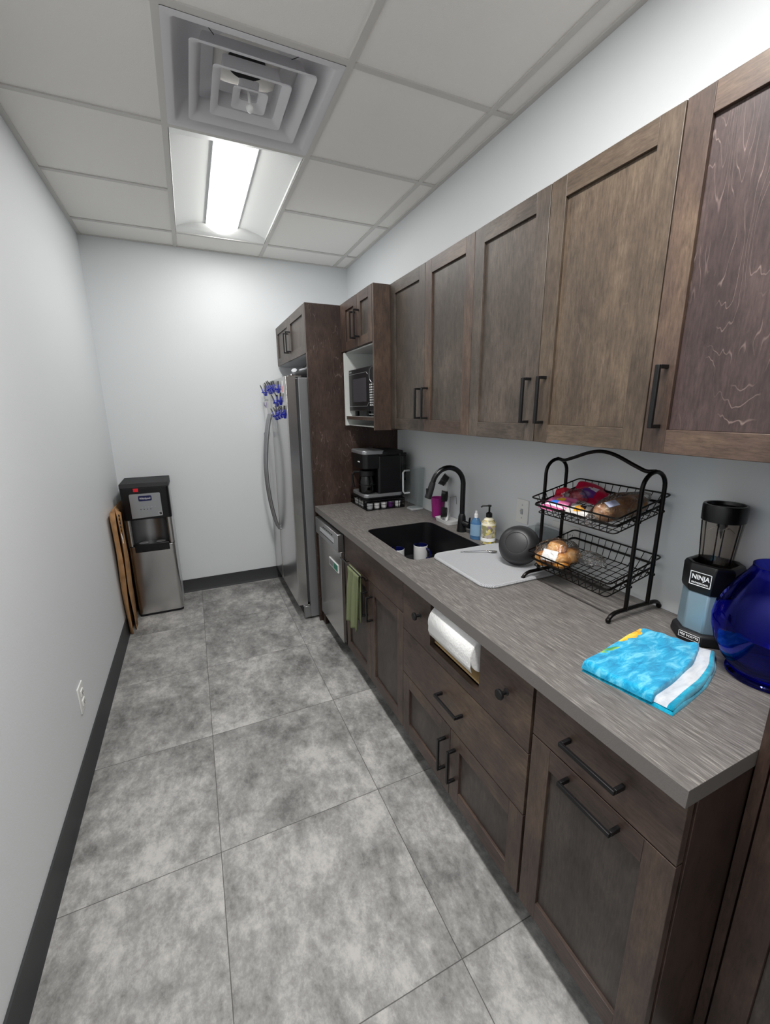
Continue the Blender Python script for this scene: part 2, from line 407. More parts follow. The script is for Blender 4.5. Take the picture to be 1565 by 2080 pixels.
# ceiling lamp (recessed troffer with a rounded centre lens)
def lamp(y0, lensmat, label, watts):
    t = thing('ceiling_light', label, 'ceiling light', (T/2, y0+T, H), 'recessed ceiling lights')
    b = MB(); y1 = y0+2*T; e = .014
    xa, xb, la, lb = e, T-e, .205, .405
    za, zb = H+.003, H+.062
    prof = [(xa, za), (xa+.004, za+.012), (xa+.06, za+.034), (xa+.13, H+.055), (la, zb)]
    profr = [(T-x, z) for x, z in prof]
    for P in (prof, profr):
        b.loft([[(x, y0+e, z) for x, z in P], [(x, y1-e, z) for x, z in P]], 0, close=False)
    # end plates slope from the rim down to the lens ends
    for yy, s_ in ((y0+e, 1), (y1-e, -1)):
        pts = [(xa, yy, za)] + [(x, yy+s_*.07, z) for x, z in prof[1:]] + [(x, yy+s_*.07, z) for x, z in profr[::-1][:-1]] + [(xb, yy, za)]
        b.bm.faces.new([b.bm.verts.new(p) for p in pts])
    b.build('reflector', 'white', t)
    b = MB(); n = 14; rows = []
    for k in range(n+1):
        a = PI*k/n; x = (la+lb)/2 - math.cos(a)*(lb-la)/2; z = zb - math.sin(a)*.055
        rows.append((x, z))
    ya, yb = y0+.02, y1-.085
    rings = [[(x, ya, z) for x, z in rows], [(x, yb, z) for x, z in rows]]
    b.loft(rings, 0, close=False)
    for y, yo in ((ya, -.004), (yb, .06)):
        b.loft([[(x, y, z) for x, z in rows], [((la+lb)/2+(x-(la+lb)/2)*.9, y+yo*.6, zb-(zb-z)*.85) for x, z in rows], [((la+lb)/2+(x-(la+lb)/2)*.6, y+yo, zb-(zb-z)*.1) for x, z in rows]], 0, close=False)
    b.build('lens', lensmat, t)
    b = MB()
    for x in (la-.004, lb): b.box(x, x+.004, y0+.03, y1-.03, zb-.012, zb+.004)
    b.build('lens_edge', 'lgrey', t)
    ld = bpy.data.lights.new('tube_light', 'AREA'); ld.shape = 'RECTANGLE'; ld.size = .19; ld.size_y = 1.06
    ld.energy = watts; ld.spread = math.radians(180); ld.color = (1, .985, .965)
    lo = bpy.data.objects.new('tube_light', ld); COL.objects.link(lo); lo.parent = t; lo.location = (0, 0, .003)
    b = MB(); b.box(xa-.01, xb+.01, y0+.004, y1-.004, H+.07, H+.074); b.build('housing', 'white', t)
    return t
lamp(0, 'lens', 'white recessed ceiling light with glowing rounded lens beside the square air vent', LAMP)
lamp(-4*T, 'lens2', 'unseen recessed fill light over the near end of the room', FILL_LAMP)

# air diffuser
t = thing('air_vent', 'white square ceiling air vent with nested louvers and a round centre knob', 'vent', (T/2, -T/2, H))
cx, cy = T/2, -T/2
def sq(h, z, r=.006, c=(cx, cy)):
    return [(x, y, z) for x, y in rrect(c[0]-h, c[0]+h, c[1]-h, c[1]+h, r, 3)]
b = MB()
b.loft([sq(.293, H-.001), sq(.268, H-.001, .01), sq(.262, H+.004, .012), sq(.235, H+.05, .02), sq(.19, H+.085, .03), sq(.12, H+.1, .05)], 0)
b.build('vent_pan', 'vent', t)
b = MB(); b.lathe([(.07, .0), (.07, .012)], (cx, cy, H+.094), seg=32); b.build('duct_opening', 'dark', t)
for h, z0, zt, hi in ((.213, H-.008, H+.052, .168), (.137, H-.012, H+.05, .098), (.063, H-.014, H+.03, .036)):
    b = MB()
    b.loft([sq(hi, zt, .01), sq(h-.03, z0+.018, .012), sq(h-.012, z0+.004, .014), sq(h, z0, .014), sq(h, z0+.004, .014), sq(h-.014, z0+.01, .014), sq(h-.03, z0+.024, .012), sq(hi, zt+.004, .01)], 0)
    if h < .1: b.box(cx-hi, cx+hi, cy-hi, cy+hi, zt, zt+.003)
    b.build('louver', 'vent', t)
b = MB(); b.tube([(cx, cy, H+.03), (cx, cy, H-.03)], .005); b.ball((cx, cy, H-.036), .0145, 16); b.build('centre_knob', 'white', t)
for sx in (-1, 1):
    for sy in (-1, 1):
        b = MB(); b.tube([(cx+sx*.13, cy+sy*.17, H+.05), (cx+sx*.17, cy+sy*.24, H+.035)], .0013, 6); b.build('hanger_wire', 'slot', t)

# ================================================================ CABINETRY
def pull(root, p0, p1, out=(-1, 0, 0), name='handle', thick=.0115, proj=.032, label=None):
    """flat rectangular bar pull between p0 and p1 (on the door face)"""
    p0, p1, o = Vector(p0), Vector(p1), Vector(out)
    d = (p1-p0).normalized(); s = d.cross(o)
    b = MB(); w = thick/2
    def bar(A, B, ext, wa):
        dd = (B-A).normalized(); n2 = s; n1 = dd.cross(n2).normalized()
        pts = []
        for q in (A, B):
            for i, j in ((-1, -1), (1, -1), (1, 1), (-1, 1)): pts.append(q + n1*i*ext + n2*j*wa)
        v = [b.bm.verts.new(p) for p in pts]
        for f in ((0,1,2,3),(7,6,5,4),(0,4,5,1),(1,5,6,2),(2,6,7,3),(3,7,4,0)): b.bm.faces.new([v[i] for i in f])
    bar(p0-d*.004+o*proj, p1+d*.004+o*proj, .004, w)
    for p, k in ((p0, 1), (p1, -1)):
        bar(p+o*.0, p+o*(proj-.004), .0045, w)
    return b.build(name, 'pull', root, bevel=.0012)
def shaker(root, y0, y1, z0, z1, x, th=.020, st=.057, kinds=('brown', 'brown'), seed=0, fig=0, name='door', out=-1):
    """door whose face is at x, looking along -x. y0<y1"""
    b = MB(); xb = x+th; rc = .009
    b.box(x, xb, y0, y0+st, z0, z1, 0); b.box(x, xb, y1-st, y1, z0, z1, 0)
    b.box(x, xb, y0+st, y1-st, z0, z0+st, 1); b.box(x, xb, y0+st, y1-st, z1-st, z1, 1)
    b.box(x+rc, xb-.002, y0+st, y1-st, z0+st, z1-st, 2)
    return b.build(name, [wd(kinds[0], 'z', seed), wd(kinds[0], 'y', seed+1), wd(kinds[1], 'z', seed+2, fig)], root, bevel=.0011)
def slab(root, y0, y1, z0, z1, x, th=.020, kind='low', seed=0, name='drawer_front'):
    b = MB(); b.box(x, x+th, y0, y1, z0, z1); return b.build(name, wd(kind, 'y', seed), root, bevel=.0012)
def carcass(root, x0, x1, y0, y1, z0, z1, kind='low', open_top=False, t=.018, inner=None):
    b = MB()
    b.box(x0, x1, y0, y0+t, z0, z1); b.box(x0, x1, y1-t, y1, z0, z1)
    b.box(x0, x1, y0+t, y1-t, z0, z0+t); b.box(x1-.006, x1, y0+t, y1-t, z0+t, z1)
    if not open_top: b.box(x0, x1-.006, y0+t, y1-t, z1-t, z1)
    return b.build('carcass', inner or wd(kind, 'z', 3), root)
G = .0015
# ---- wall cabinets (doors 1-5 from the far end)
UY = [-.048, -.429, -.808, -1.186, -1.570, -1.951]
UK = [('grey', 'grey'), ('brown', 'grey'), ('grey', 'grey'), ('tan', 'tan'), ('brown', 'plum')]
def upper(label, ds):
    t = thing('wall_cabinet', label, 'wall cabinet', (WR, (UY[ds[0]]+UY[ds[-1]+1])/2, UB), 'wall cabinets over the counter')
    carcass(t, XU+.0215, WR-.001, UY[ds[-1]+1]+.001, UY[ds[0]]-.001, UB, UT, 'brown')
    for k in ds:
        d = shaker(t, UY[k+1]+G, UY[k]-G, UB, UT, XU, kinds=UK[k], seed=11+5*k, fig=(.55 if k == 4 else .12))
        yh = {0: UY[1]+.034, 1: UY[1]-.034, 2: UY[3]+.034, 3: UY[3]-.034, 4: UY[4]-.038}[k]
        pull(d, (XU, yh, UB+.065), (XU, yh, UB+.205))
    return t
upper('dark stained wall cabinet with two doors, directly beside the microwave cabinet', [0, 1])
upper('dark stained wall cabinet with two doors above the drying mat and wire rack', [2, 3])
upper('plum brown single door wall cabinet above the blender, nearest the camera', [4])

# ---- microwave cabinet
XM = .921
t = thing('microwave_cabinet', 'shallow dark cabinet with two small doors over a white open microwave niche', 'wall cabinet', (WR, .23, 1.40))
b = MB()
b.box(XM, WR-.001, -.046, -.028, UB-.01, UT, 0)           # near side panel
b.box(XM+.018, WR-.001, .467, .485, 1.43, UT, 0)
b.box(XM+.0215, WR-.001, -.028, .467, UT-.018, UT, 0)
b.box(XM, XM+.02, .461, .505, 1.893, UT, 0)                # filler strip
b.build('carcass', wd('brown', 'z', 71), t, bevel=.001)
b = MB()   # white niche lining
b.box(XM+.0215, WR-.008, -.028, .467, 1.885, 1.892); b.box(XM, WR-.008, .448, .466, 1.425, 1.885); b.box(XM+.004, WR-.008, -.0275, -.0225, 1.43, 1.885)
b.box(WR-.012, WR-.002, -.0275, .466, 1.425, 1.885); b.box(XM+.03, WR-.012, -.0225, .448, 1.425, 1.431)
b.build('niche', 'melamine', t)
b = MB(); b.box(XM+.004, XM+.02, -.022, .447, 1.466, 1.486, 1); b.box(XM+.02, WR-.013, -.022, .447, 1.468, 1.486, 0)
b.build('shelf', ['melamine', wd('brown', 'y', 72)], t)
for k, (ya, yb) in enumerate(((.2035, .459), (-.026, .2005))):
    d = shaker(t, ya+.001, yb-.001, 1.893, UT, XM-.001, st=.052, kinds=('brown', 'grey') if k else ('umber', 'brown'), seed=81+4*k, fig=.1)
    yh = .236 if k == 0 else .170
    pull(d, (XM-.001, yh, 1.945), (XM-.001, yh, 2.088))

# ---- tall panel between fridge and counter
t = tag(None or MB().box(.6895, WR-.001, .507, .528, 0, UT).build('fridge_side_panel', wd('umber', 'z', 90, .5), at=(1, .517, 0), bevel=.001),
        'tall dark wood panel between the steel refrigerator and the counter', 'panel')

# ---- cabinet above the fridge
t = thing('wall_cabinet', 'small dark cabinet with two doors mounted above the refrigerator', 'wall cabinet', (WR, 1.0, 1.88))
carcass(t, .7115, WR-.001, .53, WB-.012, 1.888, UT, inner=M['lgrey'])
for k, (ya, yb) in enumerate(((1.003, 1.484), (.531, 1.0))):
    d = shaker(t, ya+.001, yb, 1.884, UT, .690, st=.055, kinds=('grey', 'grey'), seed=95+4*k, fig=.05)
    yh = 1.043 if k == 0 else .962
    pull(d, (.690, yh, 1.942), (.690, yh, 2.075))
b = MB(); b.box(.70, WR-.002, .53, WB-.01, 1.884, 1.887); b.build('underside', 'lgrey', t)

# ---- base cabinets
BY = [-.050, -.817, -1.583, -1.966]
KX = .785
def toe(root, y0, y1):
    b = MB(); b.box(KX, KX+.016, y0, y1, 0, .099); b.build('toe_kick', 'blackm', root)
t = thing('base_cabinet', 'dark sink base cabinet with false drawer front and two doors', 'base cabinet', (1.0, -.43, 0), 'base cabinets under the counter')
carcass(t, .7335, WR-.002, BY[1]+.001, BY[0]-.001, .10, ZC-.041, open_top=True); toe(t, BY[1], BY[0])
slab(t, BY[1]+G, BY[0]-G, .680, ZC-.0415, XF, kind='low', seed=101, name='false_front')
d1 = shaker(t, -.433+G, BY[0]-G, .100, .676, XF, kinds=('low', 'lowgrey'), seed=103)
d2 = shaker(t, BY[1]+G, -.433-G, .100, .676, XF, kinds=('low', 'lowgrey'), seed=107)
pull(d1, (XF, -.401, .475), (XF, -.401, .605)); pull(d2, (XF, -.468, .475), (XF, -.468, .605))
t = thing('base_cabinet', 'dark base cabinet with towel slot, round knobs, wide drawer and two doors', 'base cabinet', (1.0, -1.2, 0), 'base cabinets under the counter')
carcass(t, .7335, WR-.002, BY[2]+.004, BY[1]-.001, .10, ZC-.041, open_top=True); toe(t, BY[2], BY[1])
b = MB(); hy0, hy1, hz = -1.352, -1.046, .650
y0, y1 = BY[2]+.004, BY[1]-G
b.box(XF, XF+.02, y0, hy0, .612, ZC-.0415); b.box(XF, XF+.02, hy1, y1, .612, ZC-.0415); b.box(XF, XF+.02, hy0, hy1, .612, hz)
fp = b.build('slotted_front', wd('low', 'y', 111), t)
for yk in (-.965, -1.478):
    b = MB(); b.lathe([(.011, 0), (.006, .004), (.006, .018), (.0155, .022), (.0165, .028), (.014, .031)], (XF, yk, .738), (-1, 0, 0), 20)
    b.build('knob', 'pull', fp)
b = MB()   # box behind the slot
b.box(XF+.02, .86, hy0-.02, hy0-.012, .64, ZC-.045, 1); b.box(XF+.02, .86, hy1+.012, hy1+.02, .64, ZC-.045, 1); b.box(.86, .868, hy0-.02, hy1+.02, .64, ZC-.045, 1)
b.box(XF+.022, .86, hy0-.012, hy1+.012, .655, .662, 0)
b.build('slot_box', ['pine', 'blackm'], t)
s = slab(t, y0, y1, .400, .608, XF, kind='low', seed=115); pull(s, (XF, -1.140, .503), (XF, -1.272, .503))
ym = -1.203
d = shaker(t, ym+G, y1, .100, .396, XF, kinds=('low', 'lowgrey'), seed=117); pull(d, (XF, ym+.033, .200), (XF, ym+.033, .330))
d = shaker(t, y0, ym-G, .100, .396, XF, kinds=('low', 'lowgrey'), seed=121); pull(d, (XF, ym-.033, .200), (XF, ym-.033, .330))
t = thing('base_cabinet', 'dark end base cabinet with one drawer over one panelled pull-out door', 'base cabinet', (1.0, -1.78, 0), 'base cabinets under the counter')
carcass(t, .7335, WR-.002, BY[3]+.016, BY[2]-.004, .10, ZC-.041, open_top=True); toe(t, BY[3]+.01, BY[2])
s = slab(t, BY[3]+.002, BY[2]-.006, .688, ZC-.0415, XF, kind='low', seed=125); pull(s, (XF, -1.705, .760), (XF, -1.845, .760))
d = shaker(t, BY[3]+.002, BY[2]-.006, .100, .684, XF, st=.062, kinds=('low', 'lowgrey'), seed=127, fig=.08); pull(d, (XF, -1.712, .652), (XF, -1.848, .652))
b = MB(); b.box(.736, .915, BY[3]-.001, BY[3]+.014, 0, ZC-.0405); b.build('end_panel', wd('umber', 'z', 133, .1), t, bevel=.001)

# ---- tall shallow cabinet at the near end
t = thing('tall_cabinet', 'tall shallow dark cabinet at the near end of the counter', 'cabinet', (1.1, -2.2, 0))
b = MB(); b.box(.913, .931, -1.990, -1.9695, 0, UT); b.build('filler_strip', wd('umber', 'z', 141), t, bevel=.001)
b = MB(); b.box(.932, WR-.002, -1.990, -1.9705, 0, UT); b.box(.932, WR-.002, -2.62, -2.602, 0, UT); b.box(.932, WR-.002, -2.602, -1.990, UT-.018, UT); b.box(.932, WR-.002, -2.602, -1.990, .06, .078); b.box(WR-.008, WR-.002, -2.602, -1.99, .078, UT-.018)
b.build('carcass', wd('umber', 'z', 143), t)
d = shaker(t, -2.60, -1.997, .02, UT, .900, st=.06, kinds=('umber', 'lowgrey'), seed=147)
pull(d, (.90, -2.56, 1.05), (.90, -2.56, 1.2))

# ---- countertop with sink cut-out
SX0, SX1, SY0, SY1 = .789, 1.200, -.745, -.196
b = MB(); bm = b.bm
outer = [(XC, YN), (WR-.001, YN), (WR-.001, .5065), (XC, .5065)]
inner = rrect(SX0, SX1, SY0, SY1, .05, 8)
def loop(P):
    v = [bm.verts.new((x, y, ZC)) for x, y in P]; return [bm.edges.new((v[i], v[(i+1) % len(v)])) for i in range(len(v))]
es = loop(outer) + loop(inner)
r = bmesh.ops.triangle_fill(bm, use_beauty=True, edges=es)
fs = [f for f in bm.faces]
ex = bmesh.ops.extrude_face_region(bm, geom=fs)
bmesh.ops.translate(bm, verts=[v for v in ex['geom'] if isinstance(v, bmesh.types.BMVert)], vec=(0, 0, -.040))
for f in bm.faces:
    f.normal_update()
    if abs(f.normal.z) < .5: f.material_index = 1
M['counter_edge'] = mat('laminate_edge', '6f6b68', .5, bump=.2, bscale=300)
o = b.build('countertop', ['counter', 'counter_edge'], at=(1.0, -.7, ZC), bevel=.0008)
tag(o, 'long grey streaked laminate countertop running over the base cabinets', 'countertop')
b = MB()
def rr3(x0, x1, y0, y1, r, z): return [(x, y, z) for x, y in rrect(x0, x1, y0, y1, r, 8)]
b.loft([rr3(SX0+.0005, SX1-.0005, SY0+.0005, SY1-.0005, .05, ZC-.0015), rr3(SX0+.003, SX1-.003, SY0+.003, SY1-.003, .05, ZC-.0015), rr3(SX0+.004, SX1-.004, SY0+.004, SY1-.004, .05, ZC-.05), rr3(SX0+.008, SX1-.008, SY0+.008, SY1-.008, .05, .69), rr3(SX0+.03, SX1-.03, SY0+.03, SY1-.03, .05, .664), rr3(SX0+.17, SX1-.17, SY0+.17, SY1-.17, .03, .660)], 0, cap1=True)
snk = b.build('sink', 'sink', at=(1.0, -.47, .66)); tag(snk, 'black undermount sink basin set into the grey countertop', 'sink')
b = MB(); b.lathe([(.042, 0), (.042, .003), (.03, .004), (.028, .001)], (1.0, -.45, .6605), seg=24); b.build('drain', 'chrome', snk)

# ================================================================ APPLIANCES
# ---- refrigerator
FY0, FY1, FX = .558, 1.468, .549
t = thing('refrigerator', 'tall stainless steel side by side refrigerator against the back wall', 'refrigerator', (.95, 1.0, 0))
b = MB(); b.box(.635, 1.30, FY0, FY1, .02, 1.735); b.build('body', 'fridgeside', t, bevel=.004)
b = MB(); b.box(.617, .636, FY0+.012, FY1-.012, .14, 1.728); b.build('door_gasket', 'gskt', t)
ys_ = 1.140
for ya, yb in ((FY0, ys_-.003), (ys_+.003, FY1)):
    b = MB(); xs_ = [FX+.068, FX+.012, FX+.003, FX]
    pr = [(xs_[0], ya), (FX+.006, ya), (FX+.0015, ya+.004), (FX, ya+.012)] + [(FX, yb-.012), (FX+.0015, yb-.004), (FX+.006, yb), (xs_[0], yb)]
    b.prism(pr, .128, 1.741, 'z'); d = b.build('door', ['steel'], t, bevel=.001)
    yh = 1.095 if yb < 1.2 else 1.185
    hb = MB(); pts = []
    for i in range(21):
        u = i/20; z = .585 + u*.912; x = FX - .012 - .062*math.sin(PI*u)**.8
        pts.append((x, yh, z))
    pts = [(FX+.002, yh, .585)] + pts + [(FX+.002, yh, 1.497)]
    hb.tube(pts, .0108, 10); hb.build('handle', 'steeld', d)
b = MB(); b.box(.60, .66, FY0+.02, FY1-.02, .02, .115); b.build('toe_grille', 'blackm', t)
b = MB(); b.box(.592, .636, FY0+.003, FY0+.035, .02, .112); b.build('foot_cover', 'steeld', t, bevel=.003)
b = MB(); b.box(.585, .63, FY0+.004, FY0+.02, .117, .124); b.tube([(.59, FY0+.01, .112), (.59, FY0+.01, .128)], .006); b.build('hinge', 'chrome', t)
b = MB(); b.box(.575, .66, FY0+.006, FY0+.04, 1.742, 1.748); b.tube([(.60, FY0+.02, 1.742), (.60, FY0+.02, 1.757)], .008); b.build('hinge', 'chrome', t)

# things on top of the fridge
b = MB()
b.tube([(.72, .93, 1.765), (.745, .86, 1.79), (.775, .78, 1.815), (.80, .70, 1.835)], [.02, .03, .032, .02], 12, 0)
b.tube([(.70, .83, 1.768), (.74, .76, 1.775), (.79, .66, 1.795), (.80, .60, 1.80)], [.022, .028, .03, .022], 12, 0)
b.tube([(.705, .945, 1.80), (.70, .935, 1.812)], [.02, .021], 12, 1)
b.tube([(.71, .80, 1.80), (.735, .74, 1.806), (.76, .68, 1.825), (.775, .62, 1.832)], .008, 8, 1)
o = b.build('cloth_bundle', ['blackm', 'lgrey'], at=(.75, .8, 1.736)); tag(o, 'black and white bundle lying on top of the refrigerator', 'bundle')
b = MB(); b.tube([(.585, .66, 1.7455), (.60, .72, 1.748), (.63, .76, 1.7455), (.60, .84, 1.748), (.62, .93, 1.7455)], .003, 6)
o = b.build('cable', 'ceramic', at=(.6, .8, 1.742)); tag(o, 'thin white cable lying on the front top edge of the refrigerator', 'cable')

# magnets and papers on the fridge door
def clip_at(y, z, first=None, tilt=0, label=None):
    if first is not None:
        c = copy_tree(first, (FX-.001, y, z), label); c.rotation_euler = (tilt, 0, 0); return c
    r = thing('magnet_clip', label, 'clip', (FX-.001, y, z), 'blue magnetic clips on the refrigerator door')
    b = MB()   # two wedge plates meeting at the jaws, opening upward
    w = .021
    for xa, xb, sgn in ((0, 0, 1), (-.004, -.036, 1)):
        b.loft([[(FX-.001+xa-e, y-w, z-.042) for e in (0, .004)] + [(FX-.001+xa-e, y+w, z-.042) for e in (.004, 0)],
                [(FX-.001+(xa+xb)/2-e, y-w*1.05, z-.005) for e in (0, .004)] + [(FX-.001+(xa+xb)/2-e, y+w*1.05, z-.005) for e in (.004, 0)],
                [(FX-.001+xb*.72-e, y-w*.8, z+.016) for e in (0, .004)] + [(FX-.001+xb*.72-e, y+w*.8, z+.016) for e in (.004, 0)]], 0, True, True, True)
    b.box(FX-.03, FX-.002, y-w*.6, y+w*.6, z-.02, z-.012)
    b.build('jaws', 'blue', r)
    for xb in (0, -.036):
        b = MB()
        b.loft([[(FX-.001+xb*.72-e, y-w*.8, z+.014) for e in (-.0004, .0046)] + [(FX-.001+xb*.72-e, y+w*.8, z+.014) for e in (.0046, -.0004)],
                [(FX-.001+xb-e, y-w*.6, z+.040) for e in (0, .0045)] + [(FX-.001+xb-e, y+w*.6, z+.040) for e in (.0045, 0)]], 0, True, True, True)
        b.build('grip', 'black', r)
    b = MB(); b.tube([(FX-.012, y-w*.7, z+.002), (FX-.012, y+w*.7, z+.002)], .0045, 10); b.build('spring', 'chrome', r)
    return r
CL = [(1.345, 1.683, 'blue and black clip alone at the upper left of the refrigerator door'),
      (1.115, 1.690, 'leftmost blue clip in the tight top row on the refrigerator door'),
      (1.050, 1.696, 'second blue clip from the left in the tight top row on the refrigerator'),
      (.985, 1.697, 'third blue clip from the left in the tight top row on the refrigerator'),
      (.790, 1.685, 'right end blue clip of the top row, nearest the door edge'),
      (.862, 1.594, 'left blue clip of the middle pair on the refrigerator door'),
      (.735, 1.606, 'right blue clip of the middle pair on the refrigerator door'),
      (.925, 1.500, 'leftmost blue clip in the lowest row on the refrigerator door'),
      (.820, 1.508, 'second blue clip from the left in the lowest row on the refrigerator'),
      (.735, 1.517, 'third blue clip from the left in the lowest row on the refrigerator'),
      (.620, 1.518, 'right end blue clip of the lowest row, nearest the door edge')]
c0 = clip_at(*CL[0][:2], label=CL[0][2])
for k, (y, z, lb) in enumerate(CL[1:]): clip_at(y, z, c0, (-.12, .1, -.05, 0)[k % 4], lb)
b = MB(); b.box(FX-.004, FX-.001, .60, .655, 1.637, 1.716, 0); b.box(FX-.005, FX-.004, .605, .645, 1.645, 1.685, 1)
o = b.build('magnet', ['ceramic', mat('pink_print', 'd89aa0', .5)], at=(FX, .63, 1.637), bevel=.001); tag(o, 'small white magnet with pink print at the right edge of the refrigerator door', 'magnet')
t = thing('notepad', 'long white magnetic notepad with purple print on the far refrigerator door', 'notepad', (FX, 1.40, 1.30))
b = MB(); b.box(FX-.004, FX-.001, 1.30, 1.455, 1.305, 1.600); b.build('paper', 'ceramic', t)
b = MB(); b.box(FX-.005, FX-.004, 1.31, 1.33, 1.545, 1.59); b.box(FX-.005, FX-.004, 1.42, 1.447, 1.56, 1.59); b.box(FX-.005, FX-.004, 1.36, 1.39, 1.55, 1.57); b.build('print', mat('violet_print', '6a4f96', .5), t)
b = MB(); b.tube([(FX-.012, 1.31, 1.607), (FX-.012, 1.44, 1.612)], .006, 8); b.build('pen', 'chrome', t)
b = MB(); b.lathe([(.03, 0), (.032, .006), (.02, .012), (.018, .02)], (FX-.005, 1.42, 1.325), (-1, 0, 0), 20)
o = b.build('round_magnet', 'navy', at=(FX, 1.42, 1.325)); tag(o, 'round dark blue magnet at the foot of the white notepad', 'magnet')
b = MB(); b.box(FX-.003, FX-.001, .915, 1.045, 1.393, 1.513, 0)
for i in range(3): b.box(FX-.0036, FX-.003, .925, 1.035, 1.40+i*.037, 1.43+i*.037, 1)
o = b.build('photo_strip', ['ceramic', 'lgrey'], at=(FX, .98, 1.39)); tag(o, 'small grey and white photo card under the lowest row of clips', 'photo')

# ---- dishwasher
t = thing('dishwasher', 'narrow stainless steel dishwasher built in beside the tall wood panel', 'dishwasher', (1.0, .2, 0))
DY0, DY1 = -.044, .440
b = MB(); b.box(.712, 1.28, DY0+.002, DY1-.002, .10, .834); b.build('tub', 'blackm', t)
b = MB(); b.box(.690, .712, DY0, DY1, .116, .712); b.build('door', ['steel'], t, bevel=.002)
b = MB(); b.box(.673, .712, DY0, DY1, .712, .822, 0); p = b.build('control_panel', ['steelh'], t, bevel=.003)
b = MB(); b.box(.672, .6732, .03, .33, .742, .776, 0); b.box(.6715, .6722, .03, .33, .744, .750, 1); b.build('display', ['lgrey', 'blackm'], p)
for i in range(6):
    b = MB(); b.box(.6712, .6732, .06+i*.035, .078+i*.035, .79, .797); b.build('button', 'slot', p)
b = MB(); b.box(.775, .79, DY0, DY1+.03, 0, .099); b.build('toe_kick', 'blackm', t)
b = MB(); b.box(.686, .6895, .01, .190, .561, .612, 0); b.box(.6855, .686, .015, .095, .566, .607, 1); b.box(.6855, .686, .10, .185, .566, .607, 2)
o = b.build('magnet_sign', ['text', mat('sign_green', '2f7a64', .4), 'silver'], at=(.688, .1, .561)); tag(o, 'white framed green and grey magnet sign on the dishwasher door', 'sign')
b = MB(); b.box(.712, .732, .441, .506, .0, ZC-.0415); b.box(.712, WR-.05, .498, .506, 0, ZC-.0415)
o = b.build('filler_panel', wd('umber', 'z', 151), at=(1, .47, 0)); tag(o, 'narrow dark wood filler strip left of the dishwasher', 'panel')

# ---- microwave
t = thing('microwave', 'black microwave oven inside the white niche above the coffee maker', 'microwave', (1.1, .2, 1.487))
MX, MY0, MY1, MZ0, MZ1 = .945, -.020, .438, 1.520, 1.775
b = MB(); b.box(MX+.02, 1.29, MY0, MY1, MZ0, MZ1); b.build('body', 'black', t, bevel=.003)
b = MB(); b.box(MX, MX+.022, .092, MY1, MZ0, MZ1); d = b.build('door', 'black', t, bevel=.003)
b = MB(); b.box(MX-.001, MX, .135, .36, MZ0+.055, MZ1-.06); b.build('window', mat('oven_window', '3c3b40', .25), d)
b = MB(); b.tube([(MX-.002, MY1-.004, MZ1-.03), (MX-.002, .13, MZ1-.03), (MX-.002, .105, MZ1-.045)], .0013, 6); b.tube([(MX-.002, MY1-.004, MZ0+.028), (MX-.002, .12, MZ0+.028), (MX-.002, .095, MZ0+.05)], .0013, 6); b.build('trim_line', 'silver', d)
lettering('Panasonic', 'logo', .014, (MX-.001, .39, MZ1-.015), (0, -1, 0), (0, 0, 1), 'text', d) if False else None
b = MB(); b.box(MX-.001, MX, .385, .425, MZ1-.018, MZ1-.012); b.build('logo', 'silver', d)
b = MB(); b.box(MX, MX+.022, MY0, .090, MZ0, MZ1); p = b.build('control_panel', 'black', t, bevel=.003)
b = MB(); b.tube([(MX-.001, .035+.05*math.cos(a), MZ1-.05+.045*math.sin(a)) for a in [PI*k/10 - PI/2 + PI/2 for k in range(-5, 16)]][:16], .0012, 6); b.build('dial_ring', 'silver', p)
for i in range(9):
    for j in range(3):
        z = MZ1-.105-i*.0145; b = MB(); b.lathe([(.0052, 0), (.0045, .0015)], (MX, .075-j*.025, z), (-1, 0, 0), 10); b.build('button', 'ceramic', p)
for y in (.03, .20, .40):
    for x in (.985, 1.24):
        b = MB(); b.lathe([(.014, 0), (.014, .033)], (x, y, 1.487), seg=12); b.build('foot', 'blackm', t)
b = MB(); b.lathe([(.001, .0), (.085, .0), (.09, .006), (.001, .006)], (1.06, .15, 1.497), seg=32)
b.lathe([(.03, .0), (.02, .0105)], (1.06, .15, 1.4865), seg=16)
o = b.build('serving_plate', 'lgrey', at=(1.06, .15, 1.4865)); tag(o, 'grey round plate stored under the microwave in the niche', 'plate')

# ---- water cooler
CX0, CX1, CY0, CY1 = -.548, -.236, 1.15, 1.47
t = thing('water_cooler', 'stainless steel and black bottom-load water cooler in the far left corner', 'water cooler', ((CX0+CX1)/2, 1.3, 0))
def pl(poly, z0, z1, name, m, bev=.002, mm=0):
    b = MB(); b.prism(poly, z0, z1, 'z'); return b.build(name, m, t, bevel=bev)
def front_round(x0, x1, y0, y1, r, n=6):
    P = [(x1, y1), (x0, y1)]
    for i in range(n+1):
        a = PI + PI/2*i/n; P.append((x0+r + r*math.cos(a), y0+r + r*math.sin(a)))
    for i in range(n+1):
        a = 1.5*PI + PI/2*i/n; P.append((x1-r + r*math.cos(a), y0+r + r*math.sin(a)))
    return P
low = pl(front_round(CX0+.002, CX1-.002, CY0, CY0+.03, .028), .018, .556, 'lower_door', 'steel')
b = MB(); b.box(CX0+.004, CX1-.004, CY0+.032, CY1, .015, .5115); b.box(CX0+.004, CX1-.004, CY0+.125, CY1, .5115, .763); b.box(CX0+.004, CX1-.004, CY0+.06, CY1, .763, .975); b.box(CX0+.004, CX0+.016, CY0+.032, CY0+.125, .5115, .763); b.box(CX1-.016, CX1-.004, CY0+.032, CY0+.125, .5115, .763); b.build('cabinet', mat('cooler_side', 'c4c6c8', .4, metal=.3), t, bevel=.004)
b = MB(); b.prism(front_round(CX0+.004, CX1-.004, CY0+.006, CY0+.03, .022), 0, .018, 'z'); b.build('base', 'blackm', t)
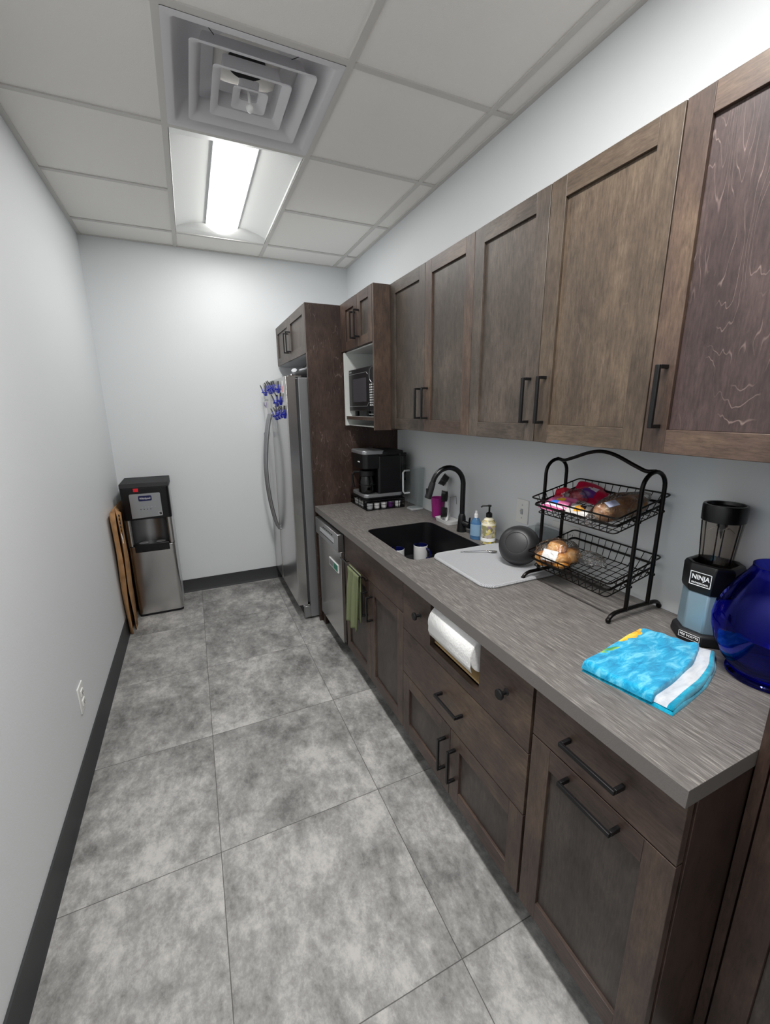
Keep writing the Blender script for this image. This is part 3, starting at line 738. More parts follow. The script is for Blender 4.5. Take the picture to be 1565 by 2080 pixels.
b = MB()   # side posts of the dispensing recess
b.prism(front_round(CX0+.002, CX0+.042, CY0+.002, CY0+.03, .018), .562, .760, 'z'); b.build('recess_post', 'steel', t)
b = MB(); b.prism(front_round(CX1-.042, CX1-.002, CY0+.002, CY0+.03, .018), .562, .760, 'z'); b.build('recess_post', 'steel', t)
b = MB(); n = 14; P = []
for i in range(n+1):
    a = PI*i/n; P.append(((CX0+CX1)/2 - .114*math.cos(a), CY0+.012+.10*math.sin(a)))
b.loft([[(x, y, .570) for x, y in P], [(x, y, .762) for x, y in P]], 0, close=False)
b.build('recess', 'steeld', t)
b = MB(); b.prism([(CX0+.042, CY0-.004)] + [(CX1-.042, CY0-.004)] + P[::-1], .512, .572, 'z'); tr = b.build('drip_tray', 'black', t, bevel=.003)
for x in (-.45, -.335):
    b = MB(); b.lathe([(.032, 0), (.026, .002), (.02, .0005)], (x, CY0+.045, .5722), seg=20); b.build('grate', 'silver', tr)
b = MB(); b.prism(front_round(CX0, CX1, CY0-.004, CY0+.05, .02), .760, .995, 'z'); b.box(CX0, CX1, CY0+.04, CY0+.075, .760, .995); hd = b.build('head', 'black', t, bevel=.003)
b = MB()
b.prism([(CY0-.004, .995), (CY0+.01, 1.026), (CY1, 1.030), (CY1, .975), (CY0+.05, .975), (CY0+.05, .99)], CX0, CX1, 'x')
b.build('top_cover', 'blackm', t, bevel=.004)
b = MB(); b.prism([(CX0+.055, .772), (CX1-.058, .779), (CX1-.058, .946), (CX1-.064, .952), (CX0+.061, .952), (CX0+.055, .946)], CY0-.0065, CY0-.003, 'y')
b.build('control_plate', 'silver', hd, bevel=.001)
b = MB(); b.prism(rrect(-.437, -.352, .898, .937, .008, 4), CY0-.008, CY0-.0063, 'y'); b.build('badge', 'navy', hd)
lettering('Whirlpool', 'logo', .0205, (-.3945, CY0-.0086, .917), (1, 0, 0), (0, 0, 1), 'text', hd, squash=.82)
for i in range(4):
    b = MB(); b.lathe([(.0035, 0), (.003, .0015)], (-.43+i*.021, CY0-.0063, .836), (0, -1, 0), 10); b.build('button', 'slot', hd)
for i in range(5):
    b = MB(); b.lathe([(.0018, 0), (.0015, .001)], (-.42+i*.021, CY0-.0063, .853), (0, -1, 0), 8); b.build('indicator', 'text', hd)
b = MB(); b.box(-.318, -.296, CY0-.0072, CY0-.0062, .787, .81, 0); b.box(-.3155, -.2985, CY0-.0076, CY0-.0071, .789, .798, 1); b.box(-.3155, -.2985, CY0-.0076, CY0-.0071, .80, .808, 1); b.build('sticker', ['text', 'black'], hd)
b = MB(); b.box(-.462, -.43, CY0-.0055, CY0-.0035, .968, .992); b.build('hot_water_button', 'redm', hd, bevel=.002)
b = MB(); b.box(-.31, -.28, CY0-.005, CY0-.0035, .975, .986); b.build('button', 'blackm', hd)

# ---- flattened cardboard boxes
def card(pts_lo, pts_hi, name, label, marks=None, at=(0, 0, 0), thick=.006):
    b = MB(); n = len(pts_lo); K = 14; rings = []
    for k in range(K+1):
        u = k/K; ring = []
        for i in range(n):
            p = Vector(pts_lo[i]).lerp(Vector(pts_hi[i]), u)
            p += Vector((.006*math.sin(7*u+i*1.3), .01*math.sin(5*u+i), 0))*math.sin(PI*u)
            ring.append(p)
        rings.append(ring)
    b.loft(rings, 0, close=False); o = b.build(name, ['card'], at=at, solid=thick, angle=60); tag(o, label, 'cardboard'); return o
o1 = card([(-.585, 1.45, .004), (-.572, 1.14, .004), (-.580, .90, .004), (-.562, .882, .004)], [(-.592, 1.45, .86), (-.585, 1.10, .88), (-.580, .87, .885), (-.548, .855, .895)],
     'flattened_box', 'brown flattened cardboard box leaning flat on the left wall', at=(-.58, 1.1, 0))
o2 = card([(-.562, 1.13, .004), (-.560, 1.0, .004), (-.548, .945, .004), (-.540, .975, .03)], [(-.565, 1.12, .86), (-.555, .95, .90), (-.540, .870, .905), (-.518, .885, .885)],
     'flattened_box', 'brown flattened cardboard box with black print beside the water cooler', at=(-.55, 1.0, 0))
def on_card(u0, u1, w0, w1, up_=.0045):   # small quad on the front flap, u up the flap, w across it
    q = []
    for u, w in ((u0, w0), (u0, w1), (u1, w1), (u1, w0)):
        def cp(i):
            lo = [(-.562, 1.13, .004), (-.560, 1.0, .004), (-.548, .945, .004), (-.540, .975, .03)][i]; hi = [(-.565, 1.12, .86), (-.555, .95, .90), (-.540, .870, .905), (-.518, .885, .885)][i]
            return Vector(lo).lerp(Vector(hi), u) + Vector((.006*math.sin(7*u+i*1.3), .01*math.sin(5*u+i), 0))*math.sin(PI*u)
        A_, B_ = cp(2), cp(3); q.append(A_.lerp(B_, w) + Vector((.2, -.95, 0))*up_)
    return q
for nm_, mt_, qs in (('black_print', 'blackm', [(.955-.03*k, .972-.03*k, .30, .62) for k in range(6)] + [(.94-.03*k, .958-.03*k, .50, .62) for k in range(6)]), ('white_label', 'text', [(.78, .82, .1, .38), (.74, .78, .2, .45)])):
    b = MB()
    for a_ in qs: b.quad(on_card(*a_))
    b.build(nm_, mt_, o2)

# ---- outlet plates
def plate(name, label, x, y0, y1, z0, z1, out, kind):
    t = thing(name, label, 'outlet' if kind != 'switch' else 'switch', (x, (y0+y1)/2, z0))
    s = out; b = MB(); b.box(min(x, x+s*.006), max(x, x+s*.006), y0, y1, z0, z1); b.build('cover_plate', 'plate', t, bevel=.002)
    return t
t = plate('light_switch', 'white switch plate on the right wall behind the black pan', WR, -.862, -.784, 1.006, 1.119, -1, 'switch')
b = MB(); b.box(WR-.010, WR-.005, -.829, -.817, 1.050, 1.075); b.build('toggle_slot', 'lgrey', t)
b = MB(); b.box(WR-.020, WR-.008, -.827, -.819, 1.062, 1.070); b.build('toggle', 'plate', t)
for z in (1.032, 1.093): b = MB(); b.lathe([(.0035, 0), (.003, .001)], (WR-.006, -.823, z), (-1, 0, 0), 10); b.build('screw', 'lgrey', t)
t = plate('wall_outlet', 'pale two-gang outlet plate on the right wall behind the wire rack', WR, -1.150, -1.010, .950, 1.066, -1, 'outlet')
for y in (-1.045, -1.115):
    for z in (.985, 1.025):
        b = MB(); b.lathe([(.016, 0), (.015, .002)], (WR-.006, y, z), (-1, 0, 0), 18); f = b.build('receptacle', 'plate', t)
        b = MB(); b.box(WR-.0085, WR-.0078, y-.007, y-.0045, z-.003, z+.006); b.box(WR-.0085, WR-.0078, y+.0045, y+.007, z-.003, z+.006); b.box(WR-.0085, WR-.0078, y-.002, y+.002, z-.010, z-.007); b.build('slots', 'slot', f)
t = plate('wall_outlet', 'white outlet plate low on the left wall', WL, -.334, -.254, .262, .383, 1, 'outlet')
for z in (.300, .345):
    b = MB(); b.box(WL+.005, WL+.0105, -.311, -.277, z-.015, z+.015); f = b.build('receptacle', 'plate', t, bevel=.002)
    b = MB(); b.box(WL+.0104, WL+.011, -.302, -.299, z-.004, z+.007); b.box(WL+.0104, WL+.011, -.289, -.286, z-.004, z+.007); b.box(WL+.0104, WL+.011, -.296, -.292, z-.012, z-.008); b.build('slots', 'slot', f)

# ================================================================ THINGS AT THE SINK
# ---- towel bar with green towel
b = MB()
b.box(.690, .7105, -.428, -.425, .677, .6785)
b.tube([(.672, -.09, .700), (.672, -.428, .700)], .004, 8)
for y in (-.12, -.415): b.tube([(.7105, y, .6782), (.695, y, .6782), (.692, y, .690), (.672, y, .700)], .003, 6)
o = b.build('towel_bar', 'wire', at=(.68, -.27, .69)); tag(o, 'thin black over-door towel bar holding the green towel', 'towel bar')
b = MB(); K = 26; J = 30; rings = []
for sgn in (-1, 1):
    pass
def towel_pt(u, v):   # u along bar 0..1 ; v 0 front bottom .. 1 back bottom
    y = -.232 - .168*u
    fr = .345; bk = .30; Ltot = fr+bk; s_ = v*Ltot
    if s_ < fr: z = .706-(fr-s_); side = -1; drop = (fr-s_)/fr
    else: z = .706-(s_-fr); side = 1; drop = (s_-fr)/bk
    w = .0095*math.sin(u*15+1+.8*drop)+.0045*math.sin(u*29-drop)
    x = .672 + side*(.0065) + (w*min(1, drop*3) if side < 0 else w*.3*min(1, drop*3)) + side*.0
    x += .010*drop if side < 0 else .012*drop
    yy = y + (.072*drop if side < 0 else .045*drop)
    z -= (.02*math.sin(u*2.2) if side < 0 else .0)*drop
    return (x, yy, z)
for j in range(2*K+1):
    v = j/(2*K); rings.append([towel_pt(u/J, v) for u in range(J+1)])
b.loft(rings, 0, close=False)
o = b.build('hand_towel', mat('sage_terry', '858d6b', .95, spec=.05, bump=1.0, bscale=420), at=(.68, -.32, .36), solid=.004, angle=80); tag(o, 'sage green hand towel hanging over the sink cabinet door', 'towel')

# ---- paper towel roll
t = thing('paper_towel_roll', 'white paper towel roll held in the slot under the counter', 'paper towel', (.748, -1.2, .768))
b = MB(); b.lathe([(.0625, 0), (.0635, .004), (.0635, .262), (.0625, .266)], (.750, -1.072, .768), (0, -1, 0), 48, cap0=False, cap1=False)
b.lathe([(.0625, 0), (.021, .0)], (.750, -1.072, .768), (0, -1, 0), 48, cap0=False, cap1=False); b.lathe([(.0625, .266), (.021, .266)], (.750, -1.072, .768), (0, -1, 0), 48, cap0=False, cap1=False)
b.build('roll', 'paper', t)
b = MB()   # loose end of the sheet
P = [(.750-.0645*math.cos(a), .768+.0645*math.sin(a)) for a in [PI*k/24 for k in range(-2, 14)]]
P = [(.6935, .715), (.687, .735)] + P
b.loft([[(x, -1.073, z) for x, z in P], [(x, -1.337, z) for x, z in P]], 0, close=False); b.build('loose_sheet', 'paper', t, solid=.0008)
b = MB(); b.tube([(.750, -1.047, .768), (.750, -1.351, .768)], .019, 20); b.build('core', 'card', t)

# ---- faucet
FXC, FYC = 1.252, -.455
t = thing('faucet', 'matte black gooseneck pull-down faucet behind the sink', 'faucet', (FXC, FYC, ZC))
b = MB(); b.lathe([(.027, 0), (.027, .004), (.0245, .02), (.022, .055), (.0195, .085), (.0145, .098), (.0135, .10)], (FXC, FYC, ZC), seg=28); b.build('base', 'black', t)
b = MB(); dx, dy = -math.cos(.42), math.sin(.42)  # neck leans over the basin
def fp_(s_, z): return (FXC+dx*s_, FYC+dy*s_*.0, z)
pts = [(FXC, FYC, ZC+.095)]
R_ = .088
for k in range(5): pts.append((FXC, FYC, ZC+.11+.155*k/4))
for k in range(1, 15):
    a = PI*k/14*.94; pts.append((FXC-R_+R_*math.cos(a), FYC+.02*(k/14), ZC+.265+R_*math.sin(a)))
b.tube(pts, .0135, 14); b.build('neck', 'black', t)
e = Vector(pts[-1]); dirn = (Vector(pts[-1])-Vector(pts[-2])).normalized()
b = MB(); b.lathe([(.0145, 0), (.016, .01), (.0175, .055), (.0185, .085), (.016, .088)], e, dirn, 20)
sp = b.build('spray_head', 'blackm', t)
b = MB(); c = e+dirn*.045+Vector((-.0175, 0, 0)); b.box(c.x-.005, c.x+.003, c.y-.006, c.y+.006, c.z-.018, c.z+.012); b.build('spray_button', 'blackm', sp)
b = MB(); b.tube([(FXC, FYC, ZC+.050), (FXC+.006, FYC-.058, ZC+.046), (FXC+.0065, FYC-.064, ZC+.046)], [.016, .0175, .0165], 16)
b.build('lever_hub', 'black', t)
b = MB(); b.tube([(FXC+.006, FYC-.058, ZC+.050), (FXC+.0, FYC-.072, ZC+.092)], [.006, .0045], 10); b.build('lever', 'black', t)

# ---- pink cup, brush caddy, brushes
b = MB(); cup = (1.298, -.128, ZC+.001)
b.lathe([(.001, .0), (.0315, .0), (.033, .003), (.0415, .118), (.0435, .121), (.0405, .122), (.031, .005), (.001, .004)], cup, seg=40, cap0=False, cap1=False)
o = b.build('tumbler', 'mag', at=cup); tag(o, 'translucent magenta plastic tumbler against the wall behind the sink', 'cup')
t = thing('dish_caddy', 'small white tray with a wire post between tumbler and faucet', 'caddy', (1.285, -.262, ZC))
b = MB()
b.loft([rr3(1.245, 1.325, -.332, -.188, .02, ZC+.001), rr3(1.238, 1.331, -.340, -.182, .024, ZC+.022), rr3(1.242, 1.327, -.336, -.186, .022, ZC+.022), rr3(1.248, 1.322, -.329, -.191, .018, ZC+.005)], 0, cap0=True, cap1=True)
b.build('tray', 'ceramic', t)
b = MB(); b.tube([(1.315, -.235, ZC+.004), (1.318, -.235, ZC+.14), (1.315, -.30, ZC+.16), (1.30, -.33, ZC+.12)], .002, 6); b.build('wire_post', 'chrome', t)
def brush(p, q, head, label, hr=.024):
    t = thing('dish_brush', label, 'brush', p, 'dish brushes in the white caddy')
    P, Q = Vector(p), Vector(q)
    b = MB(); mid = P.lerp(Q, .5)+Vector((.006, 0, 0)); b.tube([P, P.lerp(Q, .25)+Vector((.003, 0, 0)), mid, Q], [.006, .008, .0085, .010], 10); b.build('handle', 'ceramic', t)
    hc = Q + Vector(head)
    n = Vector(head).normalized()
    b = MB(); b.lathe([(hr*.7, -.004), (hr, 0), (hr*.95, .006), (hr*.5, .009)], Q, n, 20); b.build('head', 'blackm', t)
    b = MB(); random.seed(3)
    u = n.orthogonal().normalized(); w = n.cross(u)
    for k in range(95):
        r_ = hr*.9*math.sqrt((k+.5)/95); a = k*2.4
        s_ = Q + n*.004 + (u*math.cos(a)+w*math.sin(a))*r_
        b.tube([s_ - n*.004, s_ + n*.030 + (u*math.cos(a)+w*math.sin(a))*r_*.25], .0013, 4, caps=False)
    o = b.build('bristles', 'slot', t); o['kind'] = 'stuff'
    return t
brush((1.300, -.215, ZC+.008), (1.298, -.218, ZC+.235), (-.62, .55, .50), 'white dish brush with round black head standing tallest in the caddy', .033)
brush((1.290, -.245, ZC+.008), (1.292, -.240, ZC+.150), (-.80, .50, .05), 'white dish brush with black head at middle height in the caddy', .031)
brush((1.276, -.262, ZC+.008), (1.284, -.252, ZC+.058), (-.80, .50, .0), 'shortest dish brush with its black head low in the caddy', .029)

# ---- soap bottles
c = (1.237, -.600, ZC+.001)
t = thing('soap_bottle', 'slim clear bottle of blue hand soap right of the faucet', 'bottle', c)
b = MB()
def oval(cx, cy, a, bb, z, n=28, rz=.4): return [(cx+a*math.cos(2*PI*i/n)*math.cos(rz)-bb*math.sin(2*PI*i/n)*math.sin(rz), cy+a*math.cos(2*PI*i/n)*math.sin(rz)+bb*math.sin(2*PI*i/n)*math.cos(rz), z) for i in range(n)]
b.loft([oval(c[0], c[1], .019, .027, ZC+.001), oval(c[0], c[1], .021, .029, ZC+.006), oval(c[0], c[1], .021, .029, ZC+.085), oval(c[0], c[1], .015, .018, ZC+.105), oval(c[0], c[1], .009, .009, ZC+.115)], 0, cap0=True, cap1=True)
b.build('body', 'bluegel', t)
b = MB(); b.loft([oval(c[0], c[1], .0215, .0295, ZC+.02), oval(c[0], c[1], .0215, .0295, ZC+.08)], 0); lbm = b.build('label_wrap', mat('clear_blue_label', 'a7c9e2', .3, alpha=.55), t)
b = MB(); b.lathe([(.010, .112), (.010, .130), (.006, .133), (.006, .146), (.001, .148)], c, seg=16); b.build('cap', 'ceramic', t)
c = (1.248, -.688, ZC+.001)
t = thing('soap_dispenser', 'round cream floral hand soap bottle with black pump', 'soap dispenser', c)
def floral():
    m, nt, b = newmat('floral_label')
    v = N(nt, 'ShaderNodeTexVoronoi', Scale=75); L(nt, coords(nt), v, 'Vector')
    n = N(nt, 'ShaderNodeTexNoise', Scale=45, Detail=3); L(nt, coords(nt), n, 'Vector')
    sep = N(nt, 'ShaderNodeSeparateColor'); L(nt, v.outputs['Color'], sep, 0)
    col = ramp(nt, sep.outputs[0], [(.12, '77745a'), (.32, 'cfcab8'), (.5, '8a7488'), (.66, 'c9c3ae'), (.80, 'ddc83a'), (.95, 'b7a873')])
    col = mix(nt, mth(nt, 'GREATER_THAN', n.outputs[0], .56), col, '8b8a63')
    L(nt, col, b, 'Base Color'); b.inputs['Roughness'].default_value = .4; return m
b = MB(); b.lathe([(.030, 0), (.0355, .004), (.0355, .101), (.034, .107), (.024, .122), (.0155, .130), (.0145, .135), (.001, .136)], c, seg=40); b.build('body', 'cream', t)
b = MB(); b.lathe([(.0361, .034), (.0361, .096)], c, seg=40, cap0=False, cap1=False); b.lathe([(.0361, .006), (.0361, .016)], c, seg=40, cap0=False, cap1=False); b.lathe([(.0345, .1065), (.0247, .1222)], c, seg=40, cap0=False, cap1=False); b.build('floral_label', floral(), t)
b = MB(); b.lathe([(.0362, .017), (.0362, .0335)], c, seg=40, cap0=False, cap1=False); b.build('label_band', 'text', t)
b = MB(); b.lathe([(.0155, .134), (.0155, .152), (.008, .158), (.0045, .160), (.0045, .185), (.009, .187), (.009, .194), (.001, .195)], c, seg=20)
b.tube([(c[0], c[1], c[2]+.190), (c[0]-.026, c[1]+.018, c[2]+.189), (c[0]-.034, c[1]+.022, c[2]+.182)], .0038, 8); b.build('pump', 'black', t)

# ---- mugs in the sink
def mug(c, label, ha):
    t = thing('mug', label, 'mug', c, 'white mugs with dark blue insides in the sink')
    b = MB(); b.lathe([(.030, 0), (.040, .004), (.0415, .01), (.0415, .092), (.040, .094)], c, seg=36, cap1=False); b.build('body', 'ceramic', t)
    b = MB(); b.lathe([(.0405, .0935), (.0385, .093), (.0375, .012), (.001, .010)], c, seg=36, cap0=False, cap1=False); b.build('glaze_inside', 'navy', t)
    d = Vector((math.cos(ha), math.sin(ha), 0)); C = Vector(c)
    b = MB(); b.tube([C+d*.039+Vector((0, 0, .078)), C+d*.058+Vector((0, 0, .076)), C+d*.068+Vector((0, 0, .06)), C+d*.068+Vector((0, 0, .04)), C+d*.057+Vector((0, 0, .022)), C+d*.039+Vector((0, 0, .02))], .0062, 8); b.build('handle', 'navy', t)
mug((1.118, -.240, .6625), 'white mug with dark blue inside standing fully visible in the sink', -1.1)
mug((.965, -.240, .6625), 'white mug with dark blue inside half hidden by the sink front rim', 1.6)

# ---- drying mat and spoon
b = MB(); mp_ = rrect(.893, 1.300, -1.140, -.730, .055, 8)
cxm, cym = 1.0965, -.935
b.loft([[(x, y, ZC+.001) for x, y in mp_], [(cxm+(x-cxm)*1.01, cym+(y-cym)*1.01, ZC+.006) for x, y in mp_], [(x, y, ZC+.012) for x, y in mp_], [(cxm+(x-cxm)*.965, cym+(y-cym)*.965, ZC+.0125) for x, y in mp_], [(cxm+(x-cxm)*.95, cym+(y-cym)*.95, ZC+.0105) for x, y in mp_]], 0, cap0=True, cap1=True)
def matmat():
    m, nt, bb = newmat('microfibre_mat')
    w = N(nt, 'ShaderNodeTexWave', Scale=55, Distortion=.5, bands_direction='X'); L(nt, coords(nt), w, 'Vector')
    w2 = N(nt, 'ShaderNodeTexWave', Scale=75, Distortion=.5, bands_direction='Y'); L(nt, coords(nt), w2, 'Vector')
    f = mth(nt, 'MULTIPLY', w.outputs['Fac'], w2.outputs['Fac'])
    L(nt, ramp(nt, f, [(.0, '999b9f'), (.6, 'c9cacc')]), bb, 'Base Color'); bb.inputs['Roughness'].default_value = .95
    bp = N(nt, 'ShaderNodeBump', Strength=.5, Distance=.002); L(nt, f, bp, 'Height'); L(nt, bp.outputs[0], bb, 'Normal'); return m
o = b.build('drying_mat', matmat(), at=(1.09, -.93, ZC)); tag(o, 'light grey microfibre drying mat beside the sink', 'mat')
A, B_ = Vector((1.030, -.772, ZC+.0150)), Vector((1.178, -.846, ZC+.0155)); dd = (B_-A).normalized(); sd = Vector((-dd.y, dd.x, 0))
b = MB(); rings = []
for u, w, dz, dep in ((0, .0028, 0, 0), (.1, .0034, 0, 0), (.5, .0026, .004, 0), (.7, .0030, .006, 0), (.78, .0085, .004, -.002), (.86, .0125, .002, -.004), (.94, .0105, .002, -.003), (1, .004, .003, 0)):
    p = A.lerp(B_, u)+Vector((0, 0, dz)); rings.append([p-sd*w, p-sd*w*.5+Vector((0, 0, dep*.7)), p+Vector((0, 0, dep)), p+sd*w*.5+Vector((0, 0, dep*.7)), p+sd*w])
b.loft(rings, 0, close=False); o = b.build('spoon', 'chrome', at=A, solid=.0015); tag(o, 'steel spoon lying on the grey drying mat', 'spoon')

# ---- black pan tipped on its side
n = Vector((-.72, -.52, .42)).normalized(); pc = Vector((1.170, -.992, .9705)) + n*.064
b = MB(); b.lathe([(.001, 0), (.040, .0), (.043, -.0012), (.045, 0.0), (.052, -.001), (.065, -.009), (.076, -.026), (.0815, -.048), (.083, -.062), (.085, -.0635), (.0845, -.065), (.081, -.063), (.0785, -.048), (.073, -.027), (.062, -.012), (.045, -.005), (.001, -.004)], pc, n, 56, cap0=False, cap1=False)
t = thing('cooking_pan', 'black rounded pan drying on its side on the mat, base facing out', 'pan', (1.17, -.97, ZC+.013))
b.build('pan_body', mat('nonstick_black', '2b2b2d', .42, spec=.5), t)
# clear lidded box behind the pan
b = MB()
for (x0, x1, y0, y1, z0, z1) in ((1.255, 1.312, -1.075, -.935, ZC+.014, 1.035),):
    b.prism(rrect(y0, y1, z0, z1, .02, 5), x0, x1, 'x')
t = thing('food_container', 'clear plastic food container standing behind the black pan', 'container', (1.285, -1.0, ZC+.013))
b.build('tub', 'clear', t, bevel=.004)
b = MB(); b.prism(rrect(-1.082, -.928, ZC+.012, 1.042, .024, 5), 1.312, 1.318, 'x'); b.build('lid', 'lgrey', t, bevel=.002)

# ================================================================ WIRE RACK
t = thing('wire_rack', 'black two-tier wire basket stand with an arched handle', 'rack', (1.21, -1.31, ZC))
RX0, RX1, RY0, RY1 = 1.158, 1.262, -1.120, -1.497
for yy in (RY0, RY1):
    b = MB(); pts = [(RX0, yy, .905)]; pts += [(RX0, yy, .905+.39*k/6) for k in range(1, 7)]
    for k in range(1, 12):
        a = PI - PI*k/12; pts.append(((RX0+RX1)/2+.052*math.cos(a), yy, 1.295+.050*math.sin(a)))
    pts += [(RX1, yy, 1.295-.39*k/6) for k in range(0, 7)]
    b.tube(pts, .0065, 10); b.build('upright', 'wire', t)
    b = MB(); pts = [(1.083, yy, ZC+.008)]
    for k in range(1, 8): a = PI - PI/2*k/8; pts.append((1.125+.042*math.cos(a), yy, ZC+.008+.022*math.sin(a)))
    pts += [(1.13, yy, ZC+.030), (1.21, yy, ZC+.031), (1.285, yy, ZC+.030)]
    for k in range(1, 8): a = PI/2 - PI/2*k/8; pts.append((1.288+.036*math.cos(a), yy, ZC+.008+.022*math.sin(a)))
    pts.append((1.3245, yy, ZC+.008))
    b.tube(pts, .0068, 10)
    for x in (1.083, 1.3245): b.ball((x, yy, ZC+.0095), .0085, 12)
    b.build('foot_bar', 'wire', t)
b = MB(); pts = []
for k in range(33):
    u = k/32; y = RY0+(RY1-RY0)*u; z = 1.347 + .042*(math.sin(PI*min(max((u-.09)/.82, 0), 1))**1.5) - .004*math.exp(-((u-.07)/.05)**2) - .004*math.exp(-((u-.93)/.05)**2)
    pts.append((1.21, y, z))
b.tube(pts, .0062, 10); b.build('handle_arch', 'wire', t)
def basket(z0, name):   # rim front height z0, tilted back
    sl = .053/.24
    def P(x, y, dz): return (x, y, z0+(x-1.085)*sl-dz)
    b = MB(); x0, x1, y0, y1 = 1.085, 1.323, -1.130, -1.484
    def rect(ins, dz): return [P(x, y, dz) for x, y in rrect(x0+ins, x1-ins, y1+ins, y0-ins, .012, 3)]
    b.tube(rect(0, 0), .0028, 6, closed=True)
    r2 = rect(.008, .029); b.tube(r2, .0022, 6, closed=True); b.tube([(p[0], p[1], p[2]+.004) for p in r2], .0022, 6, closed=True); b.tube([(p[0], p[1], p[2]+.002) for p in r2], .0026, 6, closed=True)
    b.tube(rect(.018, .058), .002, 6, closed=True)
    b.build('basket_rim', 'wire', t)
    b = MB(); ny, nx = 12, 7; r = .0013
    for i in range(1, ny):
        y = y0+(y1-y0)*i/ny; yb = (y0-.018)+((y1+.018)-(y0-.018))*i/ny
        b.tube([P(x0, y, 0), P(x0+.009, y+(yb-y)*.5, .029), P(x0+.018, yb, .056), P(x0+.022, yb, .059), P(x1-.022, yb, .059), P(x1-.018, yb, .056), P(x1-.009, y+(yb-y)*.5, .029), P(x1, y, 0)], r, 5)
    for i in range(1, nx):
        x = x0+(x1-x0)*i/nx; xb = x0+.018+(x1-x0-.036)*i/nx
        b.tube([P(x, y0, 0), P((x+xb)/2, y0-.009, .029), P(xb, y0-.018, .056), P(xb, y0-.022, .0605), P(xb, y1+.022, .0605), P(xb, y1+.018, .056), P((x+xb)/2, y1+.009, .029), P(x, y1, 0)], r, 5)
    o = b.build('basket_wires', 'wire', t)
    for yy in (RY0, RY1):
        for x in (RX0, RX1):
            c = MB(); zz = P(x, yy, .03)[2]; c.tube([(x, yy, zz), (x, yy+(.014 if yy == RY1 else -.014), zz)], .0035, 8); c.ball((x, yy+(-.004 if yy == RY1 else .004)*1.6, zz), .0048, 10); c.build('bracket', 'wire', t)
basket(1.211, 'upper'); basket(1.003, 'lower')
SLP = .053/.24
def bz(z0, x): return z0+(x-1.085)*SLP-.0575

# ---- bread and bags in the baskets
def breadmat(name, a, b_, c):
    m, nt, bb = newmat(name); n = N(nt, 'ShaderNodeTexNoise', Scale=22, Detail=4); L(nt, coords(nt), n, 'Vector')
    L(nt, ramp(nt, n.outputs[0], [(.35, a), (.5, b_), (.65, c)]), bb, 'Base Color'); bb.inputs['Roughness'].default_value = .6; return m
M['bun'] = breadmat('bun_crust', 'b9762f', 'd99b50', 'e9bd80'); M['loaf'] = breadmat('loaf_crust', '8d5a33', 'b98253', 'd8b48a')
def blob(b, c, r, seg=18, m=0, amp=.08, seed=0, rot=None):
    random.seed(seed); ph = [random.uniform(0, 6) for _ in range(6)]; c = Vector(c); rings = []
    for j in range(seg//2+1):
        th = PI*j/(seg//2); ring = []
        for i in range(seg):
            a = 2*PI*i/seg; k = 1+amp*(math.sin(3*a+ph[0]+th*2)+math.sin(5*th+ph[1]+a)+.6*math.sin(7*a+ph[2]-3*th))/2
            p = Vector((r[0]*max(math.sin(th), 1e-3)*math.cos(a)*k, r[1]*max(math.sin(th), 1e-3)*math.sin(a)*k, -r[2]*math.cos(th)*k))
            ring.append(c + (rot @ p if rot else p))
        rings.append(ring)
    b.loft(rings, m)
# loaf bag, upper basket near end
Rl = Matrix.Rotation(-.25, 3, 'Z') @ Matrix.Rotation(-.22, 3, 'Y')
t = thing('bread_loaf', 'bagged brown bread loaf at the near end of the upper basket', 'bread', (1.205, -1.40, bz(1.211, 1.205)))
b = MB(); lc = Vector((1.200, -1.405, bz(1.211, 1.2)+.038)); rings = []
for k in range(15):
    u = -1+2*k/14; s_ = (1-abs(u)**5)**.35 if abs(u) < 1 else .05; s_ = max(s_, .08)
    prof = [(-.036, -.03), (.036, -.03), (.038, .005), (.030, .028), (0, .035), (-.030, .028), (-.038, .005)]
    rings.append([lc + Rl @ Vector((u*.092, a*s_, h*s_)) for a, h in prof])
b.loft(rings, 0, cap0=True, cap1=True); b.build('loaf', 'loaf', t, sub=1)
b = MB(); blob(b, lc+Vector((0, 0, .004)), (.108, .046, .043), 22, 0, .10, 5, Rl); blob(b, lc+Rl @ Vector((-.108, .0, -.012)), (.022, .02, .018), 12, 0, .2, 6, Rl); b.build('bag', 'film', t)
b = MB(); q = lc+Rl @ Vector((-.05, -.03, .03)); b.box(q.x-.018, q.x+.018, q.y-.012, q.y+.012, q.z+.004, q.z+.006, rot=Rl @ Matrix.Rotation(.5, 3, 'X')); b.build('bag_print', mat('blue_white_print', 'c7cdea', .4), t)
